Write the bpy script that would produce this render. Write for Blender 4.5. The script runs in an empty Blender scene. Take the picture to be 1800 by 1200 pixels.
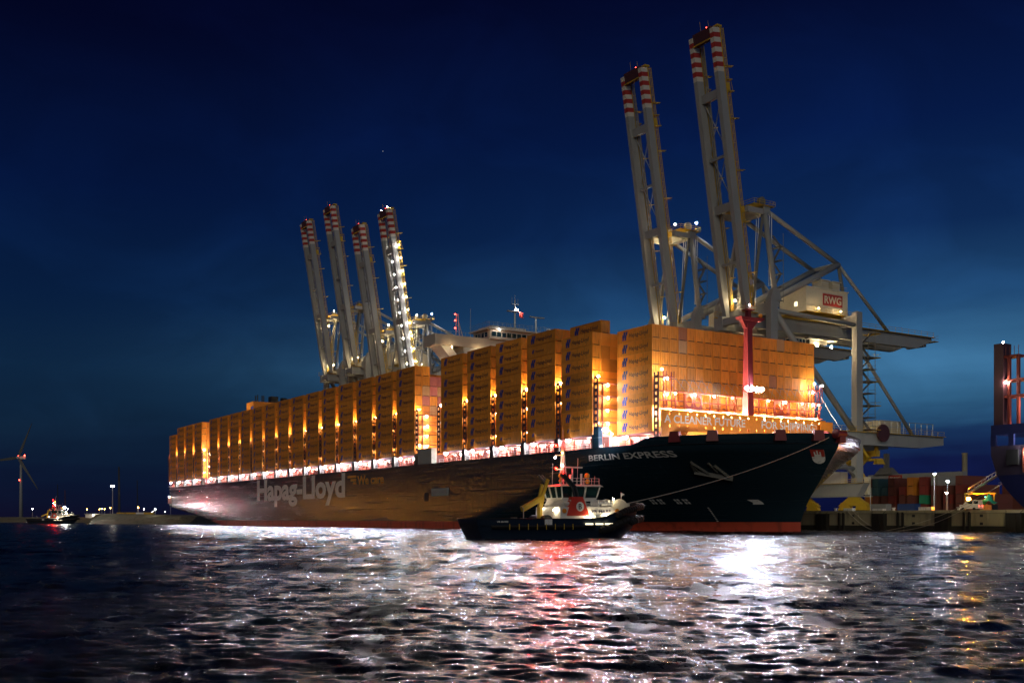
import bpy, math, random
import numpy as np
random.seed(7)
rad = math.radians
sc = bpy.context.scene
COL = sc.collection

# ------------------------------------------------------------------ camera
H_CAM = 2.8
cam = bpy.data.cameras.new('camera'); cam_o = bpy.data.objects.new('camera', cam); COL.objects.link(cam_o)
cam_o.location = (0, 0, H_CAM); cam_o.rotation_euler = (rad(90), 0, 0)
cam.sensor_width = 36.0; cam.lens = 1886.6 / 1800 * 36.0
cam.shift_y = (911.4 - 600) / 1800
cam.clip_start = 0.5; cam.clip_end = 30000
sc.camera = cam_o

# ------------------------------------------------------------------ world: dusk sky
world = bpy.data.worlds.new('World'); sc.world = world; world.use_nodes = True
nt = world.node_tree; nt.nodes.clear()
def N(tree, typ, **kw):
    n = tree.nodes.new(typ)
    for k, v in kw.items(): setattr(n, k, v)
    return n
def ramp(tree, stops, interp='LINEAR'):
    r = N(tree, 'ShaderNodeValToRGB'); e = r.color_ramp; e.interpolation = interp
    while len(e.elements) < len(stops): e.elements.new(0.5)
    for el, (p, c) in zip(e.elements, stops):
        el.position = p; el.color = (*c, 1) if len(c) == 3 else c
    return r
def math_node(tree, op, a=None, b=None, c=None, clamp=False):
    m = N(tree, 'ShaderNodeMath', operation=op); m.use_clamp = clamp
    for i, v in enumerate((a, b, c)):
        if v is None: continue
        if isinstance(v, (int, float)): m.inputs[i].default_value = v
        else: tree.links.new(v, m.inputs[i])
    return m.outputs[0]
SUN_EL, SUN_AZ = 22.0, 186.0        # the low glow of the harbour behind the viewer
L = nt.links.new
tc = N(nt, 'ShaderNodeTexCoord'); sep = N(nt, 'ShaderNodeSeparateXYZ'); L(tc.outputs['Generated'], sep.inputs[0])
elev = math_node(nt, 'MAXIMUM', sep.outputs[2], 0.0)
# cloud streaks bend the elevation used for the ramps
mp = N(nt, 'ShaderNodeMapping'); mp.inputs['Scale'].default_value = (3.4, 3.4, 34.0); L(tc.outputs['Generated'], mp.inputs[0])
cn = N(nt, 'ShaderNodeTexNoise'); cn.inputs['Scale'].default_value = 1.6; cn.inputs['Detail'].default_value = 6; cn.inputs['Roughness'].default_value = 0.55
L(mp.outputs[0], cn.inputs['Vector'])
cl = math_node(nt, 'SUBTRACT', cn.outputs[0], 0.5)
low = math_node(nt, 'SUBTRACT', 1.0, math_node(nt, 'MULTIPLY', elev, 4.2), clamp=True)
bend = math_node(nt, 'MULTIPLY', math_node(nt, 'MULTIPLY', cl, low), 0.062)
ev = math_node(nt, 'ADD', elev, bend)
rR = ramp(nt, [(0.0, (.0022, .0045, .034)), (.05, (.0030, .0080, .052)), (.076, (.0075, .030, .098)), (.100, (.026, .105, .215)), (.135, (.046, .165, .320)),
               (.185, (.014, .064, .165)), (.25, (.0042, .023, .092)), (.33, (.0018, .0105, .064)), (.45, (.0009, .0020, .020)), (1.0, (.0004, .0008, .007))])
rL = ramp(nt, [(0.0, (.0045, .0048, .020)), (.03, (.0035, .0080, .028)), (.08, (.0045, .0160, .040)), (.13, (.0046, .0205, .056)), (.19, (.0024, .0135, .052)),
               (.28, (.0012, .0070, .042)), (.40, (.0008, .0020, .017)), (.5, (.0006, .0011, .011)), (1.0, (.0004, .0007, .006))])
L(ev, rR.inputs[0]); L(ev, rL.inputs[0])
azf = N(nt, 'ShaderNodeMapRange'); azf.interpolation_type = 'SMOOTHSTEP'
azf.inputs['From Min'].default_value = -0.42; azf.inputs['From Max'].default_value = 0.36; L(sep.outputs[0], azf.inputs['Value'])
mx = N(nt, 'ShaderNodeMix', data_type='RGBA'); L(azf.outputs[0], mx.inputs[0]); L(rL.outputs[0], mx.inputs[6]); L(rR.outputs[0], mx.inputs[7])
# thin veil clouds higher up, and a few stars
mp2 = N(nt, 'ShaderNodeMapping'); mp2.inputs['Scale'].default_value = (5.0, 5.0, 9.0); mp2.inputs['Rotation'].default_value = (0, .5, .3); L(tc.outputs['Generated'], mp2.inputs[0])
vn = N(nt, 'ShaderNodeTexNoise'); vn.inputs['Scale'].default_value = 1.4; vn.inputs['Detail'].default_value = 8; vn.inputs['Distortion'].default_value = .6; L(mp2.outputs[0], vn.inputs['Vector'])
veil = N(nt, 'ShaderNodeMapRange'); veil.inputs['From Min'].default_value = .46; veil.inputs['From Max'].default_value = .80
veil.inputs['To Min'].default_value = .92; veil.inputs['To Max'].default_value = 1.32; L(vn.outputs[0], veil.inputs['Value'])
mv = N(nt, 'ShaderNodeVectorMath', operation='SCALE'); L(mx.outputs[2], mv.inputs[0]); L(veil.outputs[0], mv.inputs['Scale'])
vo = N(nt, 'ShaderNodeTexVoronoi'); vo.inputs['Scale'].default_value = 17.0; L(tc.outputs['Generated'], vo.inputs['Vector'])
star = math_node(nt, 'LESS_THAN', vo.outputs['Distance'], 0.010)
star = math_node(nt, 'MULTIPLY', star, math_node(nt, 'MULTIPLY', math_node(nt, 'GREATER_THAN', elev, .2), .35))
ad = N(nt, 'ShaderNodeVectorMath', operation='ADD'); L(mv.outputs[0], ad.inputs[0]); L(star, ad.inputs[1])
bg = N(nt, 'ShaderNodeBackground'); L(ad.outputs[0], bg.inputs[0]); bg.inputs[1].default_value = 1.0
sky = N(nt, 'ShaderNodeTexSky', sky_type='NISHITA', sun_disc=False); sky.sun_elevation = rad(-6.0); sky.sun_rotation = rad(62)
bg2 = N(nt, 'ShaderNodeBackground'); L(sky.outputs[0], bg2.inputs[0]); bg2.inputs[1].default_value = 0.05
ash = N(nt, 'ShaderNodeAddShader'); L(bg.outputs[0], ash.inputs[0]); L(bg2.outputs[0], ash.inputs[1])
wo = N(nt, 'ShaderNodeOutputWorld'); L(ash.outputs[0], wo.inputs[0])

# ------------------------------------------------------------------ sun: last soft light, from behind the viewer
sun = bpy.data.lights.new('sun', 'SUN'); sun_o = bpy.data.objects.new('sun', sun); COL.objects.link(sun_o)
sun.energy = 0.44; sun.angle = rad(25); sun.color = (1.0, .90, .74)
_a, _e = rad(SUN_AZ), rad(SUN_EL)
_d = (math.sin(_a) * math.cos(_e), math.cos(_a) * math.cos(_e), math.sin(_e))    # towards the light
sun_o.rotation_euler = (rad(90) - _e, 0, math.atan2(_d[1], _d[0]) + rad(90))

vs = sc.view_settings
vs.view_transform = 'Standard'; vs.look = 'None'; vs.exposure = 0.0; vs.gamma = 1.0; vs.use_curve_mapping = False
cy = sc.cycles
cy.use_denoising = True; cy.max_bounces = 5; cy.diffuse_bounces = 3; cy.glossy_bounces = 3; cy.transmission_bounces = 3
cy.sample_clamp_indirect = 6.0; cy.sample_clamp_direct = 0.0; cy.caustics_reflective = False; cy.caustics_refractive = False
cy.blur_glossy = 0.5
try: cy.use_light_tree = True
except Exception: pass

# ================================================================== helpers
# Ship/quay frame: t metres aft of the foremost stack, w metres to port of the starboard stack face, z above the water
TH = 0.563
S_AX = (-math.sin(TH), math.cos(TH)); C_AX = (math.cos(TH), math.sin(TH))
S0 = (25.9639, 229.1690)
class Frame:
    def __init__(s, loc, rz, flip=False): s.loc, s.rz, s.flip = loc, rz, flip
    def world(s, p):
        x, y, z = s.local(p); c, n = math.cos(s.rz), math.sin(s.rz)
        return (s.loc[0] + x * c - y * n, s.loc[1] + x * n + y * c, s.loc[2] + z)
    def local(s, p): return (-p[0] if s.flip else p[0], p[1], p[2])
SHIP = Frame((S0[0], S0[1], 0), math.atan2(-S_AX[1], -S_AX[0]), True)
WORLD = Frame((0, 0, 0), 0.0)

def vsub(a, b): return (a[0]-b[0], a[1]-b[1], a[2]-b[2])
def vadd(a, b): return (a[0]+b[0], a[1]+b[1], a[2]+b[2])
def vmul(a, k): return (a[0]*k, a[1]*k, a[2]*k)
def vcross(a, b): return (a[1]*b[2]-a[2]*b[1], a[2]*b[0]-a[0]*b[2], a[0]*b[1]-a[1]*b[0])
def vnorm(a):
    l = math.sqrt(a[0]**2+a[1]**2+a[2]**2) or 1.0
    return (a[0]/l, a[1]/l, a[2]/l)

class MB:
    def __init__(s): s.v, s.f, s.m, s.p = [], [], [], []
    def _add(s, vs_, fs_, mi=0):
        b = len(s.v); s.p.append((b, len(s.f))); s.v += [tuple(p) for p in vs_]
        for f in fs_: s.f.append(tuple(i + b for i in f)); s.m.append(mi)
        return s
    def box(s, a, b, mi=0):
        (x0, y0, z0), (x1, y1, z1) = [tuple(min(p, q) for p, q in zip(a, b)), tuple(max(p, q) for p, q in zip(a, b))]
        return s._add([(x0,y0,z0),(x1,y0,z0),(x1,y1,z0),(x0,y1,z0),(x0,y0,z1),(x1,y0,z1),(x1,y1,z1),(x0,y1,z1)],
                      [(3,2,1,0),(4,5,6,7),(0,1,5,4),(1,2,6,5),(2,3,7,6),(3,0,4,7)], mi)
    def cbox(s, c, d, mi=0): return s.box(tuple(p-q/2 for p, q in zip(c, d)), tuple(p+q/2 for p, q in zip(c, d)), mi)
    def hexa(s, p8, mi=0): return s._add(p8, [(3,2,1,0),(4,5,6,7),(0,1,5,4),(1,2,6,5),(2,3,7,6),(3,0,4,7)], mi)
    def beam(s, p, q, w, h, mi=0, up=(0,0,1)):
        d = vnorm(vsub(q, p)); x = vcross(d, up)
        if x[0]**2+x[1]**2+x[2]**2 < 1e-6: x = vcross(d, (1, 0, 0))
        x = vnorm(x); y = vnorm(vcross(x, d)); x = vmul(x, w/2); y = vmul(y, h/2); o = []
        for e in (p, q):
            for sx, sy in ((-1,-1),(1,-1),(1,1),(-1,1)): o.append(vadd(e, vadd(vmul(x, sx), vmul(y, sy))))
        return s.hexa(o, mi)
    def tube(s, p, q, r, n=8, mi=0, r2=None, caps=True):
        r2 = r if r2 is None else r2
        d = vnorm(vsub(q, p)); x = vcross(d, (0, 0, 1))
        if x[0]**2+x[1]**2+x[2]**2 < 1e-6: x = (1, 0, 0)
        x = vnorm(x); y = vcross(d, x); o = []
        for e, rr in ((p, r), (q, r2)):
            for i in range(n):
                a = 2*math.pi*i/n; o.append(vadd(e, vadd(vmul(x, rr*math.cos(a)), vmul(y, rr*math.sin(a)))))
        f = [(i, (i+1) % n, n+(i+1) % n, n+i) for i in range(n)]
        if caps: f += [tuple(range(n-1, -1, -1)), tuple(range(n, 2*n))]
        return s._add(o, f, mi)
    def path(s, pts, r, n=5, mi=0):
        for a, b in zip(pts[:-1], pts[1:]): s.tube(a, b, r, n, mi)
        return s
    def prism(s, poly, fn0, fn1, mi=0):
        n = len(poly); o = [fn0(*p) for p in poly] + [fn1(*p) for p in poly]
        return s._add(o, [tuple(range(n-1, -1, -1)), tuple(range(n, 2*n))] + [(i, (i+1) % n, n+(i+1) % n, n+i) for i in range(n)], mi)
    def sphere(s, c, r, nu=8, nv=5, mi=0, sz=1.0):
        o = [(c[0], c[1], c[2]-r*sz)]
        for j in range(1, nv):
            a = -math.pi/2 + math.pi*j/nv
            for i in range(nu):
                b = 2*math.pi*i/nu; o.append((c[0]+r*math.cos(a)*math.cos(b), c[1]+r*math.cos(a)*math.sin(b), c[2]+r*sz*math.sin(a)))
        o.append((c[0], c[1], c[2]+r*sz)); f = []
        for i in range(nu): f.append((0, 1+(i+1) % nu, 1+i))
        for j in range(nv-2):
            for i in range(nu): f.append((1+j*nu+i, 1+j*nu+(i+1) % nu, 1+(j+1)*nu+(i+1) % nu, 1+(j+1)*nu+i))
        k = len(o)-1; b = 1+(nv-2)*nu
        for i in range(nu): f.append((b+i, b+(i+1) % nu, k))
        return s._add(o, f, mi)
    def grid(s, rows, mi=0):
        nr, nc = len(rows), len(rows[0]); o = [p for r in rows for p in r]
        return s._add(o, [(i*nc+j, i*nc+j+1, (i+1)*nc+j+1, (i+1)*nc+j) for i in range(nr-1) for j in range(nc-1)], mi)
    def pieces(s):
        out = []
        for i, (v0, f0) in enumerate(s.p):
            v1, f1 = s.p[i+1] if i+1 < len(s.p) else (len(s.v), len(s.f))
            q = MB(); q.v = s.v[v0:v1]; q.f = [tuple(k-v0 for k in f) for f in s.f[f0:f1]]; q.m = s.m[f0:f1]; q.p = [(0, 0)]; out.append(q)
        return out
    def mesh(s, name, mats, frame, origin, smooth=False):
        fl = frame.flip; me = bpy.data.meshes.new(name)
        vv = [frame.local(vsub(p, origin)) for p in s.v]
        me.from_pydata(vv, [], [tuple(reversed(f)) for f in s.f] if fl else s.f)
        if not isinstance(mats, (list, tuple)): mats = [mats]
        for m in mats: me.materials.append(m)
        if len(mats) > 1: me.polygons.foreach_set('material_index', s.m)
        if smooth: me.polygons.foreach_set('use_smooth', [True]*len(me.polygons))
        me.update(); return me

class Thing:
    """an Empty at the thing's base; parts are meshes parented to it"""
    def __init__(s, name, label, cat, origin, frame=SHIP, group=None):
        s.frame, s.o0 = frame, origin
        e = bpy.data.objects.new(name, None); e.empty_display_size = 1; COL.objects.link(e)
        e.location = frame.world(origin); e.rotation_euler = (0, 0, frame.rz); e['label'] = label; e['category'] = cat
        if group: e['group'] = group
        s.e = e
    def add(s, name, mb, mats, parent=None, smooth=False, label=None):
        o = bpy.data.objects.new(name, mb.mesh(name, mats, s.frame, s.o0, smooth)); COL.objects.link(o)
        o.parent = parent or s.e
        if label: o['label'] = label
        return o
    def each(s, name, mb, mats, parent=None, smooth=False):
        for q in mb.pieces(): s.add(name, q, mats, parent, smooth)
def single(name, label, cat, mb, mats, origin, frame=SHIP, group=None, smooth=False, kind=None):
    o = bpy.data.objects.new(name, mb.mesh(name, mats, frame, origin, smooth)); COL.objects.link(o)
    o.location = frame.world(origin); o.rotation_euler = (0, 0, frame.rz)
    if label: o['label'] = label
    if cat: o['category'] = cat
    if group: o['group'] = group
    if kind: o['kind'] = kind
    return o
def obj_of(name, me, parent=None, loc=(0,0,0), rz=0):
    o = bpy.data.objects.new(name, me); COL.objects.link(o); o.location = loc; o.rotation_euler = (0, 0, rz)
    if parent: o.parent = parent
    return o

_tx = {}
def text2d(body, bold=0.0, shear=0.0, res=3):
    """(points in 0..1 box, faces, aspect)"""
    k = (body, bold, shear)
    if k in _tx: return _tx[k]
    cu = bpy.data.curves.new('lettering', 'FONT'); cu.body = body; cu.size = 1; cu.offset = bold; cu.shear = shear; cu.resolution_u = res; cu.fill_mode = 'FRONT'
    o = bpy.data.objects.new('lettering_tmp', cu); COL.objects.link(o); bpy.context.view_layer.update()
    me = bpy.data.meshes.new_from_object(o.evaluated_get(bpy.context.evaluated_depsgraph_get()))
    P = [(v.co.x, v.co.y) for v in me.vertices]; F = [tuple(p.vertices) for p in me.polygons]
    bpy.data.objects.remove(o); bpy.data.curves.remove(cu); bpy.data.meshes.remove(me)
    x0, x1 = min(p[0] for p in P), max(p[0] for p in P); y0, y1 = min(p[1] for p in P), max(p[1] for p in P)
    r = ([((p[0]-x0)/(x1-x0), (p[1]-y0)/(y1-y0)) for p in P], F, (x1-x0)/(y1-y0)); _tx[k] = r
    return r
def text_mb(body, fn, bold=0.02, shear=0.0):
    P, F, _ = text2d(body, bold, shear); mb = MB(); mb._add([fn(u, v) for u, v in P], F); return mb

# ------------------------------------------------------------------ materials
def mat(name, base, rough=.6, metal=0.0, var=.18, scale=.8, rnd=0.0, bump=0.0, bscale=6.0, streak=False, spec=.5, dirt=None, island=0.0, rvar=.24):
    m = bpy.data.materials.new(name); m.use_nodes = True; t = m.node_tree; p = t.nodes['Principled BSDF']; K = t.links.new
    p.inputs['Roughness'].default_value = rough; p.inputs['Metallic'].default_value = metal
    p.inputs['Specular IOR Level'].default_value = spec
    tcn = N(t, 'ShaderNodeTexCoord'); mpn = N(t, 'ShaderNodeMapping'); K(tcn.outputs['Object'], mpn.inputs[0])
    mpn.inputs['Scale'].default_value = (scale, scale, scale * (.18 if streak else 1))
    no = N(t, 'ShaderNodeTexNoise'); no.inputs['Scale'].default_value = 1; no.inputs['Detail'].default_value = 5; no.inputs['Roughness'].default_value = .6
    K(mpn.outputs[0], no.inputs['Vector'])
    val = math_node(t, 'MULTIPLY_ADD', no.outputs[0], 2*var, 1-var)
    if rnd:
        oi = N(t, 'ShaderNodeObjectInfo'); val = math_node(t, 'MULTIPLY', val, math_node(t, 'MULTIPLY_ADD', oi.outputs['Random'], 2*rnd, 1-rnd))
    if island:
        gi = N(t, 'ShaderNodeNewGeometry'); val = math_node(t, 'MULTIPLY', val, math_node(t, 'MULTIPLY_ADD', gi.outputs['Random Per Island'], 2*island, 1-island))
    sc_ = N(t, 'ShaderNodeVectorMath', operation='SCALE'); sc_.inputs[0].default_value = base; K(val, sc_.inputs['Scale'])
    out = sc_.outputs[0]
    if dirt:
        dn = N(t, 'ShaderNodeTexNoise'); dn.inputs['Scale'].default_value = 2.3; dn.inputs['Detail'].default_value = 7; K(mpn.outputs[0], dn.inputs['Vector'])
        mr = N(t, 'ShaderNodeMapRange'); mr.inputs['From Min'].default_value = .52; mr.inputs['From Max'].default_value = .72; mr.inputs['To Max'].default_value = dirt[3]; K(dn.outputs[0], mr.inputs['Value'])
        mxn = N(t, 'ShaderNodeMix', data_type='RGBA'); K(mr.outputs[0], mxn.inputs[0]); K(out, mxn.inputs[6]); mxn.inputs[7].default_value = (*dirt[:3], 1); out = mxn.outputs[2]
    K(out, p.inputs['Base Color'])
    rr = math_node(t, 'MULTIPLY_ADD', no.outputs[0], rvar, rough-rvar/2, clamp=True); K(rr, p.inputs['Roughness'])
    if bump:
        bn = N(t, 'ShaderNodeTexNoise'); bn.inputs['Scale'].default_value = bscale; bn.inputs['Detail'].default_value = 4; K(tcn.outputs['Object'], bn.inputs['Vector'])
        bu = N(t, 'ShaderNodeBump'); bu.inputs['Strength'].default_value = bump; bu.inputs['Distance'].default_value = .05; K(bn.outputs[0], bu.inputs['Height']); K(bu.outputs[0], p.inputs['Normal'])
    return m
def emis(name, c, s):
    m = bpy.data.materials.new(name); m.use_nodes = True; t = m.node_tree; t.nodes.remove(t.nodes['Principled BSDF'])
    e = N(t, 'ShaderNodeEmission'); e.inputs[0].default_value = (*c, 1); e.inputs[1].default_value = s
    t.links.new(e.outputs[0], t.nodes['Material Output'].inputs[0]); return m
M = {}
M['orange'] = mat('container_orange', (.82, .305, .030), .5, var=.16, scale=.9, rnd=.19, streak=True, dirt=(.30, .11, .035, .4))
M['orange_plain'] = mat('orange_paint', (.84, .30, .025), .45, var=.10, dirt=(.35, .12, .03, .3))
M['stackmix'] = mat('stacked_orange', (.74, .25, .03), .5, var=.12, island=.3)
M['rust'] = mat('container_rust', (.42, .16, .075), .6, var=.2, rnd=.12, streak=True)
M['pink'] = mat('container_pink', (.55, .17, .15), .6, var=.2, rnd=.1, streak=True)
M['tan'] = mat('container_tan', (.52, .30, .14), .6, var=.2, rnd=.1, streak=True)
M['letter_dark'] = mat('lettering_dark', (.035, .03, .06), .5, var=.1)
M['letter_blue'] = mat('emblem_blue', (.02, .05, .32), .4, var=.1)
M['letter_white'] = mat('lettering_white', (.78, .78, .74), .5, var=.15, dirt=(.25, .22, .18, .5))
M['hull_letter'] = mat('hull_lettering_white', (.80, .80, .75), .24, var=.12, rvar=.05)
M['letter_orange'] = mat('lettering_orange', (.95, .42, .05), .5, var=.12)
M['boot'] = mat('antifouling_red', (.60, .085, .042), .5, var=.22, scale=.25, streak=True, dirt=(.10, .03, .02, .6))
M['deckred'] = mat('deck_red', (.34, .075, .045), .55, var=.2)
M['lashing'] = mat('lashing_red', (.30, .055, .035), .5, var=.18)
M['lashdark'] = mat('lashing_dark', (.085, .03, .035), .55, var=.2)
M['white'] = mat('white_paint', (.74, .72, .66), .45, var=.08, dirt=(.42, .34, .24, .25))
M['cream'] = mat('cream_paint', (.66, .56, .44), .5, var=.08)
M['greydoor'] = mat('grey_plate', (.36, .38, .36), .5, var=.1)
M['mastred'] = mat('mast_red', (.19, .022, .026), .45, var=.12)
M['chock'] = mat('chock_red', (.20, .03, .03), .4, var=.15)
M['anchor'] = mat('anchor_steel', (.10, .10, .085), .6, var=.3)
M['steel'] = mat('galvanised', (.42, .43, .42), .4, .4, var=.15)
M['dark'] = mat('dark_paint_shade', (.02, .024, .028), .5, var=.2)  # dark paint, also used as painted shade under the container ends
M['rope'] = mat('rope', (.50, .46, .38), .8, var=.2)
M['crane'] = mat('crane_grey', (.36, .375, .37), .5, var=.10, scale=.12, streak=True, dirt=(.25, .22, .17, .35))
M['crane_d'] = mat('crane_dark_steel', (.19, .19, .17), .6, var=.2)  # darker grey steel than the main crane paint
M['yellow'] = mat('rail_yellow', (.62, .40, .03), .5, var=.15)
M['bandred'] = mat('band_red', (.44, .045, .03), .5, var=.1)
M['bandwhite'] = mat('band_white', (.72, .68, .58), .5, var=.08)
M['house'] = mat('house_cream', (.74, .68, .52), .5, var=.06, dirt=(.45, .38, .2, .25))
M['glass'] = mat('window_glass', (.01, .03, .03), .08, var=.05, spec=.8)
M['concrete'] = mat('quay_concrete', (.36, .33, .22), .8, var=.3, scale=.3, streak=True, dirt=(.12, .11, .08, .55), bump=.4)
M['wetconc'] = mat('quay_wet', (.035, .036, .03), .5, var=.4, scale=.4)
M['asphalt'] = mat('asphalt', (.055, .055, .055), .85, var=.2)
M['rubber'] = mat('rubber', (.018, .017, .016), .6, var=.25)
M['tughull'] = mat('tug_hull', (.012, .025, .05), .4, var=.15, bump=.15)
M['tugred'] = mat('funnel_red', (.66, .05, .02), .4, var=.08)
M['sand'] = mat('sand', (.24, .22, .15), .9, var=.35, scale=.25, bump=.6, bscale=1.2, dirt=(.09, .09, .05, .7))
M['grassland'] = mat('shore_grass', (.045, .05, .03), .9, var=.4, scale=.05)
M['green'] = mat('green_sheet', (.03, .45, .30), .6, var=.2, bump=.5, bscale=2)
M['blueship'] = mat('blue_hull', (.022, .035, .15), .4, var=.18, scale=.3, streak=True)
M['purplish'] = mat('weathered_blue_hull', (.10, .085, .15), .45, var=.3, scale=.5, streak=True)
M['flagred'] = mat('flag_red', (.6, .05, .03), .7)
M['l_warm'] = emis('lamp_warm', (1.0, .74, .40), 600)
M['l_white'] = emis('lamp_white', (1.0, .88, .78), 520)
M['l_flood'] = emis('flood_white', (.90, .90, 1.0), 900)
M['l_deck'] = emis('deck_lamp', (1.0, .90, .88), 2600)
M['l_sodium'] = emis('sodium', (1.0, .42, .06), 60)
M['l_red'] = emis('lamp_red', (1.0, .05, .03), 25)
M['l_green'] = emis('lamp_green', (.1, 1.0, .75), 10)
M['l_win_port'] = emis('lit_window_port_glow', (1.0, .86, .55), 2.2)  # lit windows, also the glow put into the tug freeing ports
M['l_post'] = emis('post_lamp', (1.0, .88, .70), 700)

# hull paint: dark petrol blue with welded plate relief
def hull_mat():
    m = mat('hull_paint', (.010, .028, .042), .20, var=.2, scale=.10, streak=False, spec=.55, rvar=.06)
    t = m.node_tree; p = t.nodes['Principled BSDF']; K = t.links.new
    g = N(t, 'ShaderNodeTexCoord'); sp = N(t, 'ShaderNodeSeparateXYZ'); K(g.outputs['Object'], sp.inputs[0]); cb = N(t, 'ShaderNodeCombineXYZ')
    K(sp.outputs[0], cb.inputs[0]); K(sp.outputs[2], cb.inputs[1])
    br = N(t, 'ShaderNodeTexBrick'); br.offset = 0.0; br.inputs['Scale'].default_value = 1.0
    br.inputs['Brick Width'].default_value = 3.2; br.inputs['Row Height'].default_value = 1.15; br.inputs['Mortar Size'].default_value = .05; br.inputs['Mortar Smooth'].default_value = 1.0
    br.inputs['Color1'].default_value = (.5, .5, .5, 1); br.inputs['Color2'].default_value = (.62, .62, .62, 1); br.inputs['Mortar'].default_value = (0, 0, 0, 1)
    K(cb.outputs[0], br.inputs['Vector'])
    mp_ = N(t, 'ShaderNodeMapping'); mp_.inputs['Scale'].default_value = (.06, .06, .9); K(g.outputs['Object'], mp_.inputs[0])
    n2 = N(t, 'ShaderNodeTexNoise'); n2.inputs['Scale'].default_value = 1; n2.inputs['Detail'].default_value = 6; K(mp_.outputs[0], n2.inputs['Vector'])
    s = math_node(t, 'MULTIPLY_ADD', n2.outputs[0], 1.5, br.outputs[0])
    mq = N(t, 'ShaderNodeMapping'); mq.inputs['Scale'].default_value = (.035, .035, 1.3); K(g.outputs['Object'], mq.inputs[0])
    n3 = N(t, 'ShaderNodeTexNoise'); n3.inputs['Scale'].default_value = 1; n3.inputs['Detail'].default_value = 8; n3.inputs['Roughness'].default_value = .7; K(mq.outputs[0], n3.inputs['Vector'])
    mr = N(t, 'ShaderNodeMapRange'); mr.inputs['From Min'].default_value = .38; mr.inputs['From Max'].default_value = .66; mr.inputs['To Min'].default_value = .14; mr.inputs['To Max'].default_value = .32; K(n3.outputs[0], mr.inputs['Value'])
    K(mr.outputs[0], p.inputs['Roughness'])
    bu = N(t, 'ShaderNodeBump'); bu.inputs['Strength'].default_value = .22; bu.inputs['Distance'].default_value = .08; K(s, bu.inputs['Height']); K(bu.outputs[0], p.inputs['Normal'])
    return m
M['hull'] = hull_mat()
M['l_beam'] = emis('flood_beam', (.80, .80, 1.0), 3500)
M['l_over'] = emis('overside_beam', (.84, .82, 1.0), 8500)
M['l_quay'] = emis('stern_beam', (1.0, .80, .42), 1500)
M['l_bow'] = emis('bow_lamp', (1.0, .90, .64), 4900)
M['l_tug'] = emis('tug_lamp', (1.0, .82, .55), 260)
M['l_tugred'] = emis('tug_red', (1.0, .0002, .0001), 6000)
M['l_work'] = emis('work_sodium', (1.0, .24, .004), 12000)
M['l_shore'] = emis('shore_lamp', (1.0, .90, .74), 130)
def beam_lamp(T, p, dr, r, parent=None, m='l_beam', frame_m='dark'):
    """a directional floodlight: dark housing behind a glowing disc"""
    d = vnorm(dr); q = MB().tube(p, vadd(p, vmul(d, -.5)), r*1.12, 12, r2=r*.7)
    hs = T.add('floodlight', q, M[frame_m], parent)
    x = vcross(d, (0, 0, 1)); x = vnorm(x); y = vcross(d, x); c = vadd(p, vmul(d, .02))
    if hs.parent is T.e: par = hs
    else: par = hs.parent
    T.add('floodlight_lens', MB()._add([vadd(c, vadd(vmul(x, r*math.cos(2*math.pi*i/12)), vmul(y, r*math.sin(2*math.pi*i/12)))) for i in range(12)], [tuple(range(12))]), M[m], par)

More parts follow.
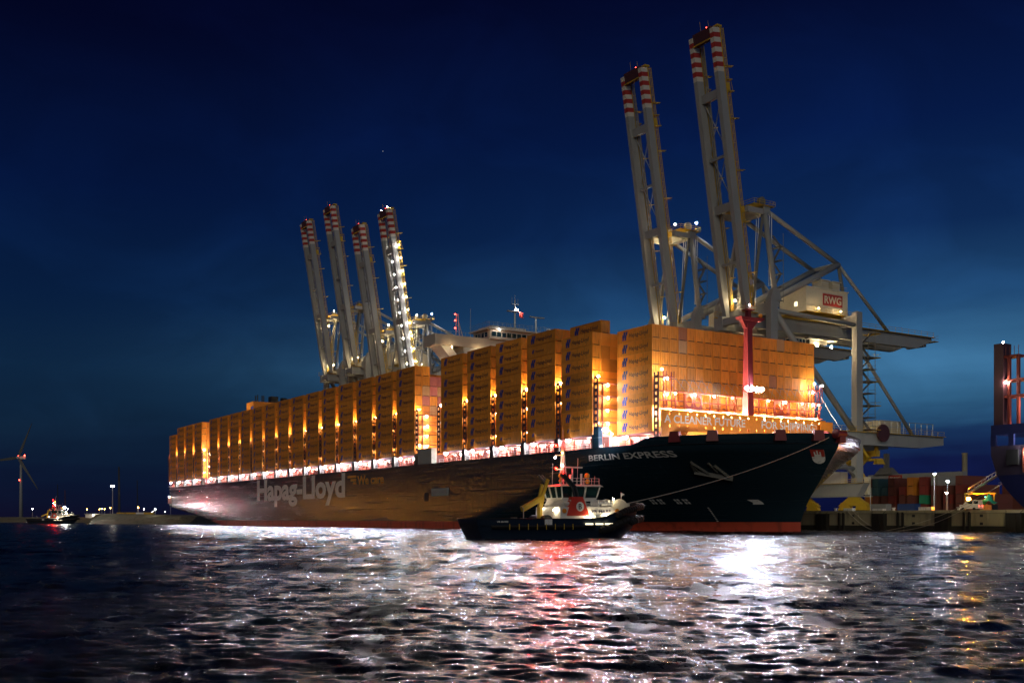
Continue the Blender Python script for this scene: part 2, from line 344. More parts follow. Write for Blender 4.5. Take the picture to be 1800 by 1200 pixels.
# ================================================================== water
def make_water():
    rs = [0.5]; r = 0.5
    while r < 160: r += max(.06, r * .0037); rs.append(r)
    while r < 420: r += r*.007; rs.append(r)
    while r < 12000: r *= 1.14; rs.append(r)
    ang = list(np.linspace(-math.pi, -.62, 26)[:-1]) + list(np.linspace(-.62, .62, 430)) + list(np.linspace(.62, math.pi, 26)[1:])
    R, A = np.meshgrid(np.array(rs), np.array(ang), indexing='ij')
    X, Y = R*np.sin(A), R*np.cos(A) ; Z = np.zeros_like(X)
    rng = np.random.RandomState(3)
    sp = np.maximum(.06, R*.0037)
    for i in range(96):
        lam = .20*(2.6/.20)**(rng.rand()**1.3); th = rng.normal(rad(84), rad(34)); k = 2*math.pi/lam
        slope = .034 if lam < 1.0 else .020
        att = np.clip((lam/(2.6*sp)) - 1, 0, 1)*np.clip((420-R)/120, 0, 1)
        ph = k*(X*math.cos(th)+Y*math.sin(th)) + rng.rand()*6.28
        s_ = np.sin(ph + .25*np.sin(ph*.37+rng.rand()*6))
        Z += slope/k*(s_ + .25*np.cos(2*ph))*att
    sp2 = np.where(R < 160, R*.0037, R*.007)
    for i in range(30):
        lam = 2.2*(16/2.2)**rng.rand(); th = rng.normal(rad(84), rad(46)); k = 2*math.pi/lam
        att = np.clip(lam/(2.6*sp2)-1, 0, 1)*np.clip((420-R)/60, 0, 1)*(.35+.65*np.clip((R-25)/60, 0, 1))
        Z += .017/k*np.sin(k*(X*math.cos(th)+Y*math.sin(th))+rng.rand()*6.28)*att
    for i in range(26):
        lam = 4*(15/4)**rng.rand(); th = rng.normal(rad(86), rad(30)); k = 2*math.pi/lam
        att = np.clip(lam/(2.6*sp2)-1, 0, 1)*np.clip((420-R)/40, 0, 1)*np.clip((R-30)/70, 0, 1)
        Z += .011/k*np.sin(k*(X*math.cos(th)+Y*math.sin(th))+rng.rand()*6.28)*att
    nr, nc = R.shape
    v = np.stack([X, Y, Z], -1).reshape(-1, 3)
    i, j = np.meshgrid(np.arange(nr-1), np.arange(nc-1), indexing='ij'); a = (i*nc+j).ravel()
    q = np.stack([a, a+1, a+nc+1, a+nc], -1)[:, ::-1]
    me = bpy.data.meshes.new('water'); me.vertices.add(len(v)); me.vertices.foreach_set('co', v.ravel())
    me.loops.add(q.size); me.loops.foreach_set('vertex_index', q.ravel().astype(np.int32))
    me.polygons.add(len(q)); me.polygons.foreach_set('loop_start', np.arange(0, q.size, 4, dtype=np.int32))
    me.update(calc_edges=True); me.polygons.foreach_set('use_smooth', [True]*len(q))
    o = bpy.data.objects.new('water', me); COL.objects.link(o); o['kind'] = 'structure'; o['label'] = 'dark rippled harbour water reflecting the ship lights'
    m = bpy.data.materials.new('harbour_water'); m.use_nodes = True; t = m.node_tree; p = t.nodes['Principled BSDF']; K = t.links.new
    p.inputs['Base Color'].default_value = (.0012, .003, .004, 1); p.inputs['Roughness'].default_value = .17; p.inputs['IOR'].default_value = 1.33
    g = N(t, 'ShaderNodeTexCoord'); mp_ = N(t, 'ShaderNodeMapping'); mp_.inputs['Scale'].default_value = (.5, 1.35, 1); mp_.inputs['Rotation'].default_value = (0, 0, .2); K(g.outputs['Object'], mp_.inputs[0])
    n1 = N(t, 'ShaderNodeTexNoise'); n1.inputs['Scale'].default_value = 4.2; n1.inputs['Detail'].default_value = 8; n1.inputs['Roughness'].default_value = .66; K(mp_.outputs[0], n1.inputs['Vector'])
    b = N(t, 'ShaderNodeBump'); b.inputs['Strength'].default_value = .9; b.inputs['Distance'].default_value = .24; K(n1.outputs[0], b.inputs['Height']); K(b.outputs[0], p.inputs['Normal'])
    mg = N(t, 'ShaderNodeMapping'); mg.inputs['Scale'].default_value = (.42, .11, 1); K(g.outputs['Object'], mg.inputs[0])
    n2 = N(t, 'ShaderNodeTexNoise'); n2.inputs['Scale'].default_value = 1.0; n2.inputs['Detail'].default_value = 5; n2.inputs['Roughness'].default_value = .7; K(mg.outputs[0], n2.inputs['Vector'])
    mr = N(t, 'ShaderNodeMapRange'); mr.inputs['From Min'].default_value = .36; mr.inputs['From Max'].default_value = .64; mr.inputs['To Min'].default_value = .13; mr.inputs['To Max'].default_value = .33; K(n2.outputs[0], mr.inputs['Value'])
    K(mr.outputs[0], p.inputs['Roughness'])
    me.materials.append(m)
make_water()

# ================================================================== the container ship
WC, BH = 30.24, 30.9
def interp(x, xs, ys): return float(np.interp(x, xs, ys))
def stem_t(z): return interp(z, [0, 2.1, 5.4, 8.4, 10.7, 14.2, 17, 20.4], [-19, -19, -20.4, -22.4, -24.3, -26.6, -28.8, -30.7])
def full_t(z): return 80 - min(max(z, 0), 18)/18*60
def hull_b(t, z):
    ts, tf = stem_t(z), full_t(z); n = 1.8 + 2.2*min(max(z, 0), 18)/18
    if t < tf: u = min(max((t-ts)/(tf-ts), 0), 1); return BH*(1-(1-u)**n)
    k = min(max(z, 0)/9, 1); tN, tE = 275+k*93, 333+k*43.5; bE = BH*(.10+.87*min(max((z-2)/7, 0), 1))
    if t > tN: v = min((t-tN)/(tE-tN), 1); return BH-(BH-bE)*v**2.2
    return BH
def hull_w(t, z): return WC-hull_b(t, z)
def ztop(t): return 18.6 + 1.4*min(max((.5-t)/4.1, 0), 1) + .35*min(max((-10-t)/20, 0), 1)
def hull_ts(z):
    ts, tf = stem_t(z), full_t(z); k = min(max(z, 0)/9, 1); tN, tE = 275+k*93, 333+k*43.5
    out = [ts+(i/46)**1.6*(tf-ts) for i in range(46)] + list(np.linspace(tf, tN, 8)) + list(np.linspace(tN, tE, 13)[1:])
    return out
def hull_rows(levels, top=False):
    rs, rp = [], []
    for z in levels:
        a, b = [], []
        for t in hull_ts(z):
            zz = ztop(t) if (top and z == levels[-1]) else z
            hb = hull_b(t, z); a.append((t, WC-hb, zz)); b.append((t, WC+hb, zz))
        rs.append(a); rp.append(b)
    return rs, rp
def hull_part(levels, top=False):
    mb = MB(); rs, rp = hull_rows(levels, top)
    mb.grid([list(reversed(r)) for r in rs]); mb.grid(rp)
    mb.grid([[r[-1], q[-1]] for r, q in zip(rs, rp)])
    return mb
ship = Thing('container_ship', 'long dark blue container ship carrying tall orange container stacks', 'ship', (0, 30.24, 0))
hull = ship.add('hull', hull_part([2.1, 3.0, 4.5, 6, 7.5, 9, 10.5, 12, 13.5, 15, 16.4, 17.6, 18.6, 19.4] if 0 else [2.1, 3.0, 4.5, 6, 7.5, 9, 10.5, 12, 13.5, 15, 16.4, 17.6, 18.6], True), M['hull'], smooth=True)
ship.add('boot_topping', hull_part([-2.0, 0, 2.1]), M['boot'], smooth=True, label='red band of hull paint along the waterline')
rs, rp = hull_rows([18.2]); ship.add('main_deck', MB().grid([rs[0], rp[0]]), M['deckred'])

# --- hull markings
def on_hull(t, z, d=.06): return (t, hull_w(t, z)-d, z)
def hull_text(body, t0, t1, z0, z1, m, bold=.02, name='lettering'):
    ship.add(name, text_mb(body, lambda u, v: on_hull(t0+(t1-t0)*u, z0+(z1-z0)*v), bold), m, hull)
hull_text('Hapag-Lloyd', 239.4, 151.6, 7.4, 18.1, M['hull_letter'], .035, 'company_lettering')
hull_text('We care', 141.5, 121.9, 13.8, 16.7, M['letter_orange'], .02, 'slogan_lettering')
for a, z in ((149.5, 16.2), (147.0, 15.1), (145.0, 14.0)):
    ship.add('slogan_stripe', MB()._add([on_hull(t, q) for t, q in ((a, z), (142.5, z), (142.5, z+.75), (a+.0, z+.75))], [(0, 1, 2, 3)]), M['letter_orange'], hull)
hull_text('BERLIN EXPRESS', 15.2, -8.3, 15.75, 17.05, M['hull_letter'], .02, 'name_lettering')
pl = MB(); pl.box((80.5, -.95, 9.2), (90.2, -.6, 11.4)); pl.box((80.9, -1.0, 9.6), (89.8, -.9, 11.0))
ship.add('pilot_door_panel', pl, M['greydoor'], hull)
ship.add('side_opening', MB().box((92.3, -.76, 7.9), (94.6, -.55, 10.3)), M['dark'], hull)
for t, z in ((5.4, 6.6), (3.8, 6.6), (.4, 6.6), (-1.2, 6.6)):
    q = MB()
    for dx, dz in ((-.3, -.3), (.3, -.3), (.3, .3), (-.3, .3)): q._add([on_hull(t+dx*1.0+a*.22, z+dz+b*.22) for a, b in ((-1,-1),(1,-1),(1,1),(-1,1))], [(0,1,2,3)])
    ship.add('thruster_mark', q, M['letter_white'], hull)
q = MB(); q._add([on_hull(t, z) for t, z in ((-12.0, 6.9), (-13.8, 6.9), (-14.2, 6.3), (-14.2, 5.9), (-12.4, 5.9), (-12.6, 6.3))], [(0,1,2,3,4,5)]); ship.add('bulb_mark', q, M['letter_white'], hull)
q = MB()
for i in range(9): q._add([on_hull(-3.9-i*.03+a*.16, 2.3+i*.36+b*.09) for a, b in ((-1,-1),(1,-1),(1,1),(-1,1))], [(0,1,2,3)])
ship.add('draught_marks', q, M['letter_white'], hull)
# city crest near the stem
def crest_patch(poly_rows, d):
    return MB().grid([[on_hull(-27.0+(1-v)*1.3+(.5-u)*1.3, 14.2+v*2.8, d) for u in us] for v, us in poly_rows])
def span(v):
    k = 1 if v > .36 else math.sqrt(max(0, 1-((.36-v)/.36)**2)); return [.5+(x-.5)*k for x in np.linspace(0, 1, 9)]
cr = ship.add('crest', crest_patch([(v, span(v)) for v in np.linspace(.01, 1, 12)], .10), M['letter_white'], hull, label='white and red shield crest on the bow')
ship.add('crest_field', crest_patch([(v, np.linspace(0, 1, 9)) for v in np.linspace(.50, 1, 6)], .15), M['bandred'], cr)
for u0, u1, v1 in ((.24, .34, .84), (.45, .55, .93), (.66, .76, .84), (.24, .76, .66)):
    ship.add('crest_castle', crest_patch([(v, np.linspace(u0, u1, 4)) for v in np.linspace(.50, v1, 4)], .20), M['letter_white'], cr)
# anchor in its pocket on the flare
def ah(t, z, d=.4): return on_hull(t, z, d)
q = MB(); q.beam(ah(-9.5, 14.6), ah(-10.6, 11.6), .5, .5); q.beam(ah(-12.1, 14.4), ah(-12.0, 12.6), .42, .42); q.beam(ah(-9.6, 14.7), ah(-9.0, 12.4), .3, .4)
q.beam(ah(-8.4, 12.7), ah(-13.2, 11.2), .7, .9); q.beam(ah(-8.5, 12.5), ah(-9.3, 14.2), .4, .6); q.beam(ah(-12.9, 11.4), ah(-12.6, 13.9), .4, .6)
ship.add('anchor', q, M['anchor'])
for t, wd in ((-9.6, 1.0), (-16.1, 1.0), (-24.5, .9), (-28.2, .8)):
    w0, w1 = hull_w(t-.01, 19.6), 0; q = MB()
    a = vnorm((hull_w(t+.5, 19.6)-hull_w(t-.5, 19.6), -1.0, 0)); tg = (-a[1], a[0], 0)
    c = (t, w0, 0); p8 = []
    for z, hw_, dd in ((18.7, 1.25, .35), (20.9, .95, .25)):
        for sx, sd in ((-1, -1.0), (1, -1.0), (1, dd), (-1, dd)): p8.append((c[0]+tg[0]*hw_*sx+a[0]*sd, c[1]+tg[1]*hw_*sx+a[1]*sd, z))
    q.hexa(p8); ship.add('mooring_chock', q, M['chock'])
# stem: bollard drum and lamp at the very bow
q = MB(); q.tube((-29.9, 28.9, 20.2), (-29.9, 31.4, 20.2), .65, 10); q.tube((-29.9, 28.9, 20.2), (-29.9, 28.5, 20.2), 1.0, 10); q.box((-30.4, 29.3, 18.4), (-29.3, 31, 20.1)); ship.add('bow_roller', q, M['mastred'])

# --- deck edge: coaming, hatch covers, pillars, rails, lamps, clutter
PIT, BL, Z0, DZ, DW = 14.791, 12.19, 21.7, 2.905, 2.52
bays = [i*PIT for i in range(6)] + [PIT*(6+j)+13.5 for j in range(14)] + [PIT*(20+k)+23.2 for k in range(4)]
ntier = [8, 8] + [9]*21 + [8]
ship.add('hatch_coaming', MB().box((12, 2.6, 18.4), (376, 57.9, 21.2)).box((-1.2, 7.6, 18.4), (12, 52.9, 21.2)), M['deckred'])
def bulb(c, r=.18, nu=6, nv=4): return MB().sphere(c, r, nu, nv)
for bi, f in enumerate(bays):
    w0 = 5.04 if bi == 0 else 0.0
    r_ = f+BL
    ship.add('hatch_cover', MB().box((f-.2, w0+.05, 21.25), (r_+.2, 60.4-w0, 21.62)), M['lashing'])
    if bi:
        q = MB(); q.box((f-2.2, -.55, 18.5), (f-.5, .9, 21.6)); ship.add('deck_pillar', q, M['dark'])
    q = MB(); rnd = random.Random(bi)
    wr = max(-.72, hull_w(f, 18.4)+.15)
    for k in range(6):
        t = f+k*BL/5; wk = hull_w(t, 18.4)+.2; q.tube((t, wk, 18.4), (t, wk, 19.5), .035, 4)
    if bi: q.beam((f, wr, 19.5), (r_, wr, 19.5), .06, .06); q.beam((f, wr, 19.0), (r_, wr, 19.0), .05, .05)
    ship.add('deck_rail', q, M['letter_white'])
    q = MB()
    for k in range(9):
        t = f+rnd.uniform(.6, BL-1.4); hgt = rnd.uniform(.5, 2.2); wd = rnd.uniform(.15, .8)
        ww = w0+rnd.uniform(1.2, 1.9); q.box((t, ww, 18.4), (t+wd, ww+.5, 18.4+hgt))
    for k in range(4):
        t = f+1.5+k*3; q.tube((t, w0+2.3, 18.4), (t, w0+2.3, 21.2), .12, 6)
    ship.add('deck_fittings', q, M['deckred'])['kind'] = 'stuff'
    ship.add('deck_lamp', bulb((r_-1.6, w0+.5, 20.95), rnd.uniform(.13, .2)), M['l_deck'])
    beam_lamp(ship, (r_-3.4, w0-.15, 20.9), (-.35, -1, -.22), .24 if bi < 10 else .20, None, 'l_over')
    if bi % 2 == 0 or bi < 7: ship.add('deck_lamp', bulb((f+3.0, w0+1.2, 20.5), .11), M['l_deck'])
# --- lashing bridges between the bays
lash_ts = [(f-1.3, bi) for bi, f in enumerate(bays) if bi] + [(bays[5]+BL+1.3, 5.5), (bays[19]+BL+1.3, 19.5), (bays[23]+BL+1.2, 23.5)]
for tcn_, bi in lash_ts:
    q = MB()
    for z in (24.6, 27.5, 30.4, 33.3): q.box((tcn_-.8, .25, z-.06), (tcn_+.8, 60.2, z+.06))
    for w in [1.9+5.04*k for k in range(12)]: q.box((tcn_-.16, w-.14, 18.4), (tcn_+.16, w+.14, 33.2))
    for z in (25.6, 28.5, 31.4, 34.3): q.beam((tcn_-.75, .3, z), (tcn_-.75, 60, z), .06, .06); q.beam((tcn_+.75, .3, z), (tcn_+.75, 60, z), .06, .06)
    lb = ship.add('lashing_bridge', q, M['lashing'])
    q = MB()
    for sx in (-1, 1): q.box((tcn_+sx*.62-.17, -.06, 21.4), (tcn_+sx*.62+.17, .16, 34.5))
    z = 21.4
    while z < 34.6:
        q.box((tcn_-.46, -.05, z), (tcn_+.46, .15, z+.62)); z += 1.42
    ship.add('tower_plate', q, M['lashdark'], lb)
    q = MB()
    for sx in (-1, 1): q.tube((tcn_+sx*.5, .05, 34.5), (tcn_+sx*.5, .05, 35.4), .05, 4)
    q.beam((tcn_-.5, .05, 35.3), (tcn_+.5, .05, 35.3), .06, .06); ship.add('tower_rail', q, M['lashdark'], lb)
    big = bi in (1, 6, 5.5, 20, 19.5)
    for z, w, r in ((34.8, .75, .21+.05*math.sin(bi*7)), (30.0, .95, .12+.03*math.sin(bi*5)), (24.2, .95, .13+.03*math.cos(bi*3))):
        if (z == 30.0 and int(bi*2) % 5 == 2) or (z == 24.2 and int(bi*2) % 7 == 4): continue
        ship.add('lamp', bulb((tcn_, w, z), r), M['l_warm'], lb)
    if big:
        for z, w in ((32.9, 3.4), (30.0, 3.6), (27.1, 3.4), (24.2, 3.5), (22.0, 4.6)): ship.add('lamp', bulb((tcn_+.1, w, z), .2), M['l_white'], lb)
# --- foremost lashing bridge in front of the bow stack
q = MB(); T0 = -1.7
for z, a, b in ((22.6, 5, 55.5), (26.6, 5, 55.5), (30.3, 5, 55.5), (33.4, 5, 9.2), (33.4, 51.5, 55.5)): q.box((T0-.8, a, z-.08), (T0+.6, b, z+.08))
for k in range(21):
    w = 5.2+k*2.5
    q.box((T0-.12, w-.10, 18.4), (T0+.12, w+.10, 30.2))
for w in (6.9, 9.1, 51.6, 53.6, 55.4): q.box((T0-.1, w-.1, 18.4), (T0+.1, w+.1, 34.6)); q.box((T0-.9, w-.06, 30.3), (T0-.78, w+.06, 34.6))
for z in (28.4, 24.6): q.beam((T0, 5, z), (T0, 55.5, z), .12, .25)
for a, b in ((51.6, 53.6), (53.6, 55.4)):
    for z in (26.6, 30.3): q.beam((T0-.8, a, z), (T0-.8, b, z+3.2), .08, .08)
flb = ship.add('lashing_bridge', q, M['lashing'], label='wide red lashing bridge in front of the bow stack')
q = MB()
for sx in (-1, 1): q.box((T0+sx*.62-.17, 4.8, 18.8), (T0+sx*.62+.17, 5.0, 34.3))
z = 18.8
while z < 34.4: q.box((T0-.46, 4.8, z), (T0+.46, 5.0, z+.62)); z += 1.42
ship.add('tower_plate', q, M['lashdark'], flb)
def ring_panel(w0, w1, z0, z1, t, r):
    mb = MB(); cw, cz = (w0+w1)/2, (z0+z1)/2; n = 20; inner, outer = [], []
    for i in range(n):
        a = 2*math.pi*i/n; ca, sa = math.cos(a), math.sin(a); inner.append((cw+r*ca, cz+r*1.25*sa))
        k = min((w1-w0)/2/abs(ca) if abs(ca) > 1e-6 else 9e9, (z1-z0)/2/abs(sa) if abs(sa) > 1e-6 else 9e9); outer.append((cw+k*ca, cz+k*sa))
    v = [(tt, *p) for tt in (t, t+.12) for p in inner+outer]
    f = []
    for i in range(n):
        j = (i+1) % n; f += [(i, j, n+j, n+i), (2*n+i, 3*n+i, 3*n+j, 2*n+j), (i, 2*n+i, 2*n+j, j)]
    return mb._add(v, f)
for w in (12.7, 15.2, 39.8, 42.3): ship.add('ring_panel', ring_panel(w+.12, w+2.38, 26.7, 30.2, T0-.3, .88), M['lashing'], flb)
q = MB()
for z in (30.9, 31.45): q.beam((T0-.75, 9, z), (T0-.75, 51.5, z), .05, .05)
for k in range(18): q.tube((T0-.75, 9+k*2.5, 30.3), (T0-.75, 9+k*2.5, 31.45), .035, 4)
ship.add('hand_rail', q, M['yellow'], flb)
q = MB(); rr_ = random.Random(5)
for k in range(19):
    w = 6.3+k*2.52; q.tube((T0, w, 30.4), (T0+1.2, w+2.2, 33.4), .03, 4); q.tube((T0, w+2.2, 30.4), (T0+1.2, w, 33.4), .03, 4)
ship.add('lashing_rods', q, M['steel'], flb)['kind'] = 'stuff'
for k in range(9):
    w = 7.0+k*5.6
    ship.add('lamp', bulb((T0-.9, w+1.1, 26.0), .30), M['l_bow'], flb)
    ship.add('lamp', bulb((T0-.7, w+2.6, 29.9), .17), M['l_warm'], flb)
for w, z in ((5.9, 34.9), (7.4, 33.0), (7.4, 29.6), (6.0, 25.5), (53.0, 34.9), (52.4, 32.8), (52.6, 29.8), (55.6, 34.6)): ship.add('lamp', bulb((T0-.6, w, z), .2), M['l_white'], flb)
# --- breakwater with real drain holes
q = MB(); BWT = -6.4
def bwbox(a, b, z0, z1): q.box((BWT-.15, a, z0), (BWT+.15, b, z1))
bwbox(2.2, 52, 18.4, 22.15); bwbox(2.2, 52, 22.65, 24.75); bwbox(2.2, 52, 25.25, 25.7)
for zr in ((22.15, 22.65), (24.75, 25.25)):
    w = 2.2
    while w < 52:
        e = min(w+2.1, 52); bwbox(w, e, *zr); w = e+.42
q.box((BWT+.15, 51.7, 18.4), (BWT+2.5, 52.0, 25.7)); q.box((BWT-1.8, 48.6, 18.4), (BWT-1.5, 52.6, 25.2))
for k in range(9): q.hexa([(BWT+.15, 4+k*5.5, 18.4), (BWT+2.2, 4+k*5.5, 18.4), (BWT+2.2, 4.15+k*5.5, 18.4), (BWT+.15, 4.15+k*5.5, 18.4), (BWT+.15, 4+k*5.5, 25.4), (BWT+.3, 4+k*5.5, 25.4), (BWT+.3, 4.15+k*5.5, 25.4), (BWT+.15, 4.15+k*5.5, 25.4)])
q.hexa([(BWT-2.5, 6, 18.4), (BWT-.15, 6, 18.4), (BWT-.15, 14, 18.4), (BWT-2.5, 14, 18.4), (BWT-2.5, 7.5, 21.2), (BWT-.15, 7.5, 21.2), (BWT-.15, 14, 21.2), (BWT-2.5, 14, 21.2)])
bw = ship.add('breakwater', q, M['orange_plain'], label='orange breakwater wall with white slogan')
for body, a, b in (('A CLEANER FUTURE', 2.9, 26.2), ('FOR SHIPPING', 31.2, 48.2)):
    ship.add('slogan_lettering', text_mb(body, lambda u, v: (BWT-.19 if a+(b-a)*u < 48.4 else BWT-1.86, a+(b-a)*u, 23.0+1.75*v), .02), M['letter_white'], bw)
# --- forecastle: winches, rails, hawser drum
q = MB(); q.tube((-20, 37, 19.6), (-20, 42, 19.6), 1.5, 14); q.tube((-20, 37, 19.6), (-20, 36.6, 19.6), 2.1, 16); q.tube((-20, 42, 19.6), (-20, 42.4, 19.6), 2.1, 16)
ship.add('winch_drum', q, M['mastred'])
q = MB(); q.tube((-17, 24, 19.9), (-17, 29.5, 19.9), 1.2, 12); q.tube((-15, 21, 19.3), (-15, 26, 19.3), .7, 10); q.box((-16, 23, 18.4), (-13.5, 30.5, 19.4))
ship.add('windlass', q, M['letter_white'])
q = MB()
for k in range(8): q.tube((-21.5, 24.5+k*1.1, 18.5), (-21.5, 24.5+k*1.1, 22.6), .05, 4)
for z in (21.0, 21.8, 22.6): q.beam((-21.5, 24.5, z), (-21.5, 32.2, z), .07, .07)
ship.add('forecastle_rail', q, M['letter_white'])
# --- foremast
q = MB(); MT, MWc = -4.4, 29.2
def ring(z, a): return [(MT-a, MWc-a, z), (MT+a, MWc-a, z), (MT+a, MWc+a, z), (MT-a, MWc+a, z)]
q.hexa(ring(18.4, .98)+ring(46.4, .66)); q.hexa(ring(46.4, .55)+ring(49.6, .45))
fm = ship.add('foremast', q, M['mastred'])
q = MB(); q.hexa([(MT-.9, MWc-2.5, 47.2), (MT+.9, MWc-2.5, 47.2), (MT+.9, MWc+3.2, 47.2), (MT-.9, MWc+3.2, 47.2), (MT-1, MWc-3.0, 47.9), (MT+1, MWc-3.0, 47.9), (MT+1, MWc+4.4, 47.9), (MT-1, MWc+4.4, 47.9)])
q.hexa([(MT-.5, MWc-1, 45.5), (MT+.5, MWc-1, 45.5), (MT+.5, MWc+1, 45.5), (MT-.5, MWc+1, 45.5), (MT-.5, MWc-2.2, 47.2), (MT+.5, MWc-2.2, 47.2), (MT+.5, MWc+2.6, 47.2), (MT-.5, MWc+2.6, 47.2)])
ship.add('mast_platform', q, M['mastred'], fm)
q = MB(); q.box((MT-.9, MWc-1.2, 49.5), (MT+.9, MWc+1.2, 49.7)); q.tube((MT, MWc-.8, 49.6), (MT, MWc-.8, 51.4), .06, 4); q.tube((MT, MWc+.4, 49.6), (MT, MWc+.4, 52.2), .05, 4)
for k in range(6): q.tube((MT-.85, MWc-1.1+k*.44, 49.6), (MT-.85, MWc-1.1+k*.44, 50.7), .03, 4)
ship.add('mast_top', q, M['mastred'], fm)
ship.add('mast_buoy', MB().sphere((MT, MWc+3.9, 48.7), .5, 10, 7), M['orange_plain'], fm, smooth=True)
q = MB(); q.box((MT-1.9, MWc-2.6, 31.0), (MT-1.1, MWc+2.8, 31.3)); fl_p = ship.add('floodlight_bracket', q, M['lashing'], fm)
for dw, dr in ((-2.2, (-1, -1.1, -.35)), (-.6, (-1, -.6, -.35)), (1.0, (-1, -.3, -.35)), (2.4, (-1, -1.3, -.3))): beam_lamp(ship, (MT-1.9, MWc+dw, 31.8), dr, .42, fl_p)
ship.add('mast_lamp', bulb((MT-.7, MWc-.2, 50.6), .10), M['l_flood'], fm)
# side light pair by the break of the forecastle, starboard running light and its screen
q = MB(); q.tube((7.6, -.3, 18.4), (7.6, -.3, 22.1), .08, 5); q.tube((7.6, -.3, 22.1), (7.3, -2.3, 22.3), .08, 5); sl = ship.add('side_light_post', q, M['steel'])
ship.add('floodlight', MB().sphere((7.2, -2.4, 22.2), .36, 8, 5), M['l_flood'], sl); beam_lamp(ship, (6.6, -2.3, 22.2), (-.6, -1, -.15), .42, sl)
for t_, w_ in ((-12.5, 9.5), (-17.5, 20.0), (-20.0, 33.0), (-16.0, 44.0)): ship.add('deck_lamp', bulb((t_, w_, 19.4), .30), M['l_white'])
ship.add('running_light', MB().sphere((9.0, -.55, 22.0), .3, 8, 5), M['l_green'], sl)
q = MB(); q.hexa([(11.4, -.75, 18.5), (13.6, -.75, 18.5), (13.6, .4, 18.5), (11.4, .4, 18.5), (11.7, -.6, 23.3), (13.4, -.6, 23.3), (13.4, .4, 23.3), (11.7, .4, 23.3)]); ship.add('deck_pillar', q, M['hull'])
# --- deckhouse and bridge
DH0, DH1 = 89.5, 99.0
dh = ship.add('deckhouse', MB().box((DH0, 9.5, 18.4), (DH1, 51, 52.4)), M['white'])
q = MB(); q.box((DH0-.3, -.2, 52.4), (DH1-2.6, 60.6, 55.4)); q.box((DH0+.2, 9.2, 51.2), (DH1, 51.3, 52.4)); bw_ = ship.add('bridge_wing', q, M['cream'])
for s_ in (1, -1):
    m_ = lambda w: w if s_ == 1 else 60.48-w
    q = MB(); q.hexa([(DH0+.6, m_(9.5), 44.6), (DH1-3, m_(9.5), 44.6), (DH1-3, m_(9.5), 47.6), (DH0+.6, m_(9.5), 47.6), (DH0+.6, m_(2.0), 52.4), (DH1-3, m_(2.0), 52.4), (DH1-3, m_(5.4), 52.4), (DH0+.6, m_(5.4), 52.4)])
    ship.add('wing_strut', q, M['white'], bw_)
q = MB(); q.box((DH0-1.0, 17.5, 55.4), (DH1-1, 43, 58.2)); wh = ship.add('wheelhouse', q, M['cream'])
for k in range(14): ship.add('window', MB().box((DH0-1.06, 18.2+k*1.75, 56.2), (DH0-.98, 19.6+k*1.75, 57.5)), M['glass'], wh)
for k in range(4): ship.add('window', MB().box((DH0+.4+k*1.9, 17.4, 56.2), (DH0+1.8+k*1.9, 17.48, 57.5)), M['glass'], wh)
q = MB(); q.box((DH0-2.0, 16.5, 58.2), (DH1, 44, 58.6)); q.box((DH0-1.2, 18, 58.6), (DH1-3, 30, 59.3)); ship.add('monkey_deck', q, M['white'], wh)
q = MB()
for k in range(19): q.tube((DH0-1.9, 16.7+k*1.5, 58.6), (DH0-1.9, 16.7+k*1.5, 60.2), .045, 4)
for z in (59.1, 59.7, 60.2): q.beam((DH0-1.9, 16.7, z), (DH0-1.9, 43.8, z), .06, .06); q.beam((DH0-1.9, 16.7, z), (DH1, 16.7, z), .06, .06)
for k in range(11): q.tube((DH0-.2, .2+k*1.6, 55.4), (DH0-.2, .2+k*1.6, 56.5), .04, 4)
q.beam((DH0-.2, 0, 56.5), (DH0-.2, 17.5, 56.5), .05, .05)
ship.add('bridge_rail', q, M['steel'], wh)
q = MB(); RT, RW = 93, 29.0
q.tube((RT, RW, 58.6), (RT, RW, 68.6), .34, 6, r2=.18); q.box((RT-.5, RW-2.6, 65.0), (RT+.5, RW+1.0, 65.3)); q.box((RT-.3, RW-1.2, 67.2), (RT+.3, RW+1.4, 67.35))
q.tube((RT, RW-1, 67.3), (RT, RW-1, 69.5), .05, 4); q.tube((RT, RW+1.1, 67.3), (RT, RW+1.1, 69.0), .05, 4); q.tube((RT, RW, 68.6), (RT, RW, 70.2), .05, 4)
rm = ship.add('radar_mast', q, M['steel']); ship.add('mast_lamp', bulb((RT-.4, RW+.6, 65.7), .28), M['l_flood'], rm)
q = MB()._add([(RT, RW+1.5, 65.4), (RT-.3, RW+2.7, 65.0), (RT-.2, RW+2.9, 63.4), (RT, RW+1.6, 63.5)], [(0, 1, 2, 3)]); ship.add('ensign', q, M['flagred'], rm)
q = MB(); q.tube((RT, 36.6, 58.6), (RT, 36.6, 64.0), .3, 6); q.box((RT-.3, 34.4, 64.0), (RT+.3, 39.6, 64.3)); ship.add('radar_scanner', q, M['steel'], wh)
q = MB(); q.sphere((RT, 41.5, 60.2), .95, 10, 7); q.tube((RT, 41.5, 58.6), (RT, 41.5, 59.4), .4, 6); ship.add('satellite_dome', q, M['white'], wh, smooth=True)
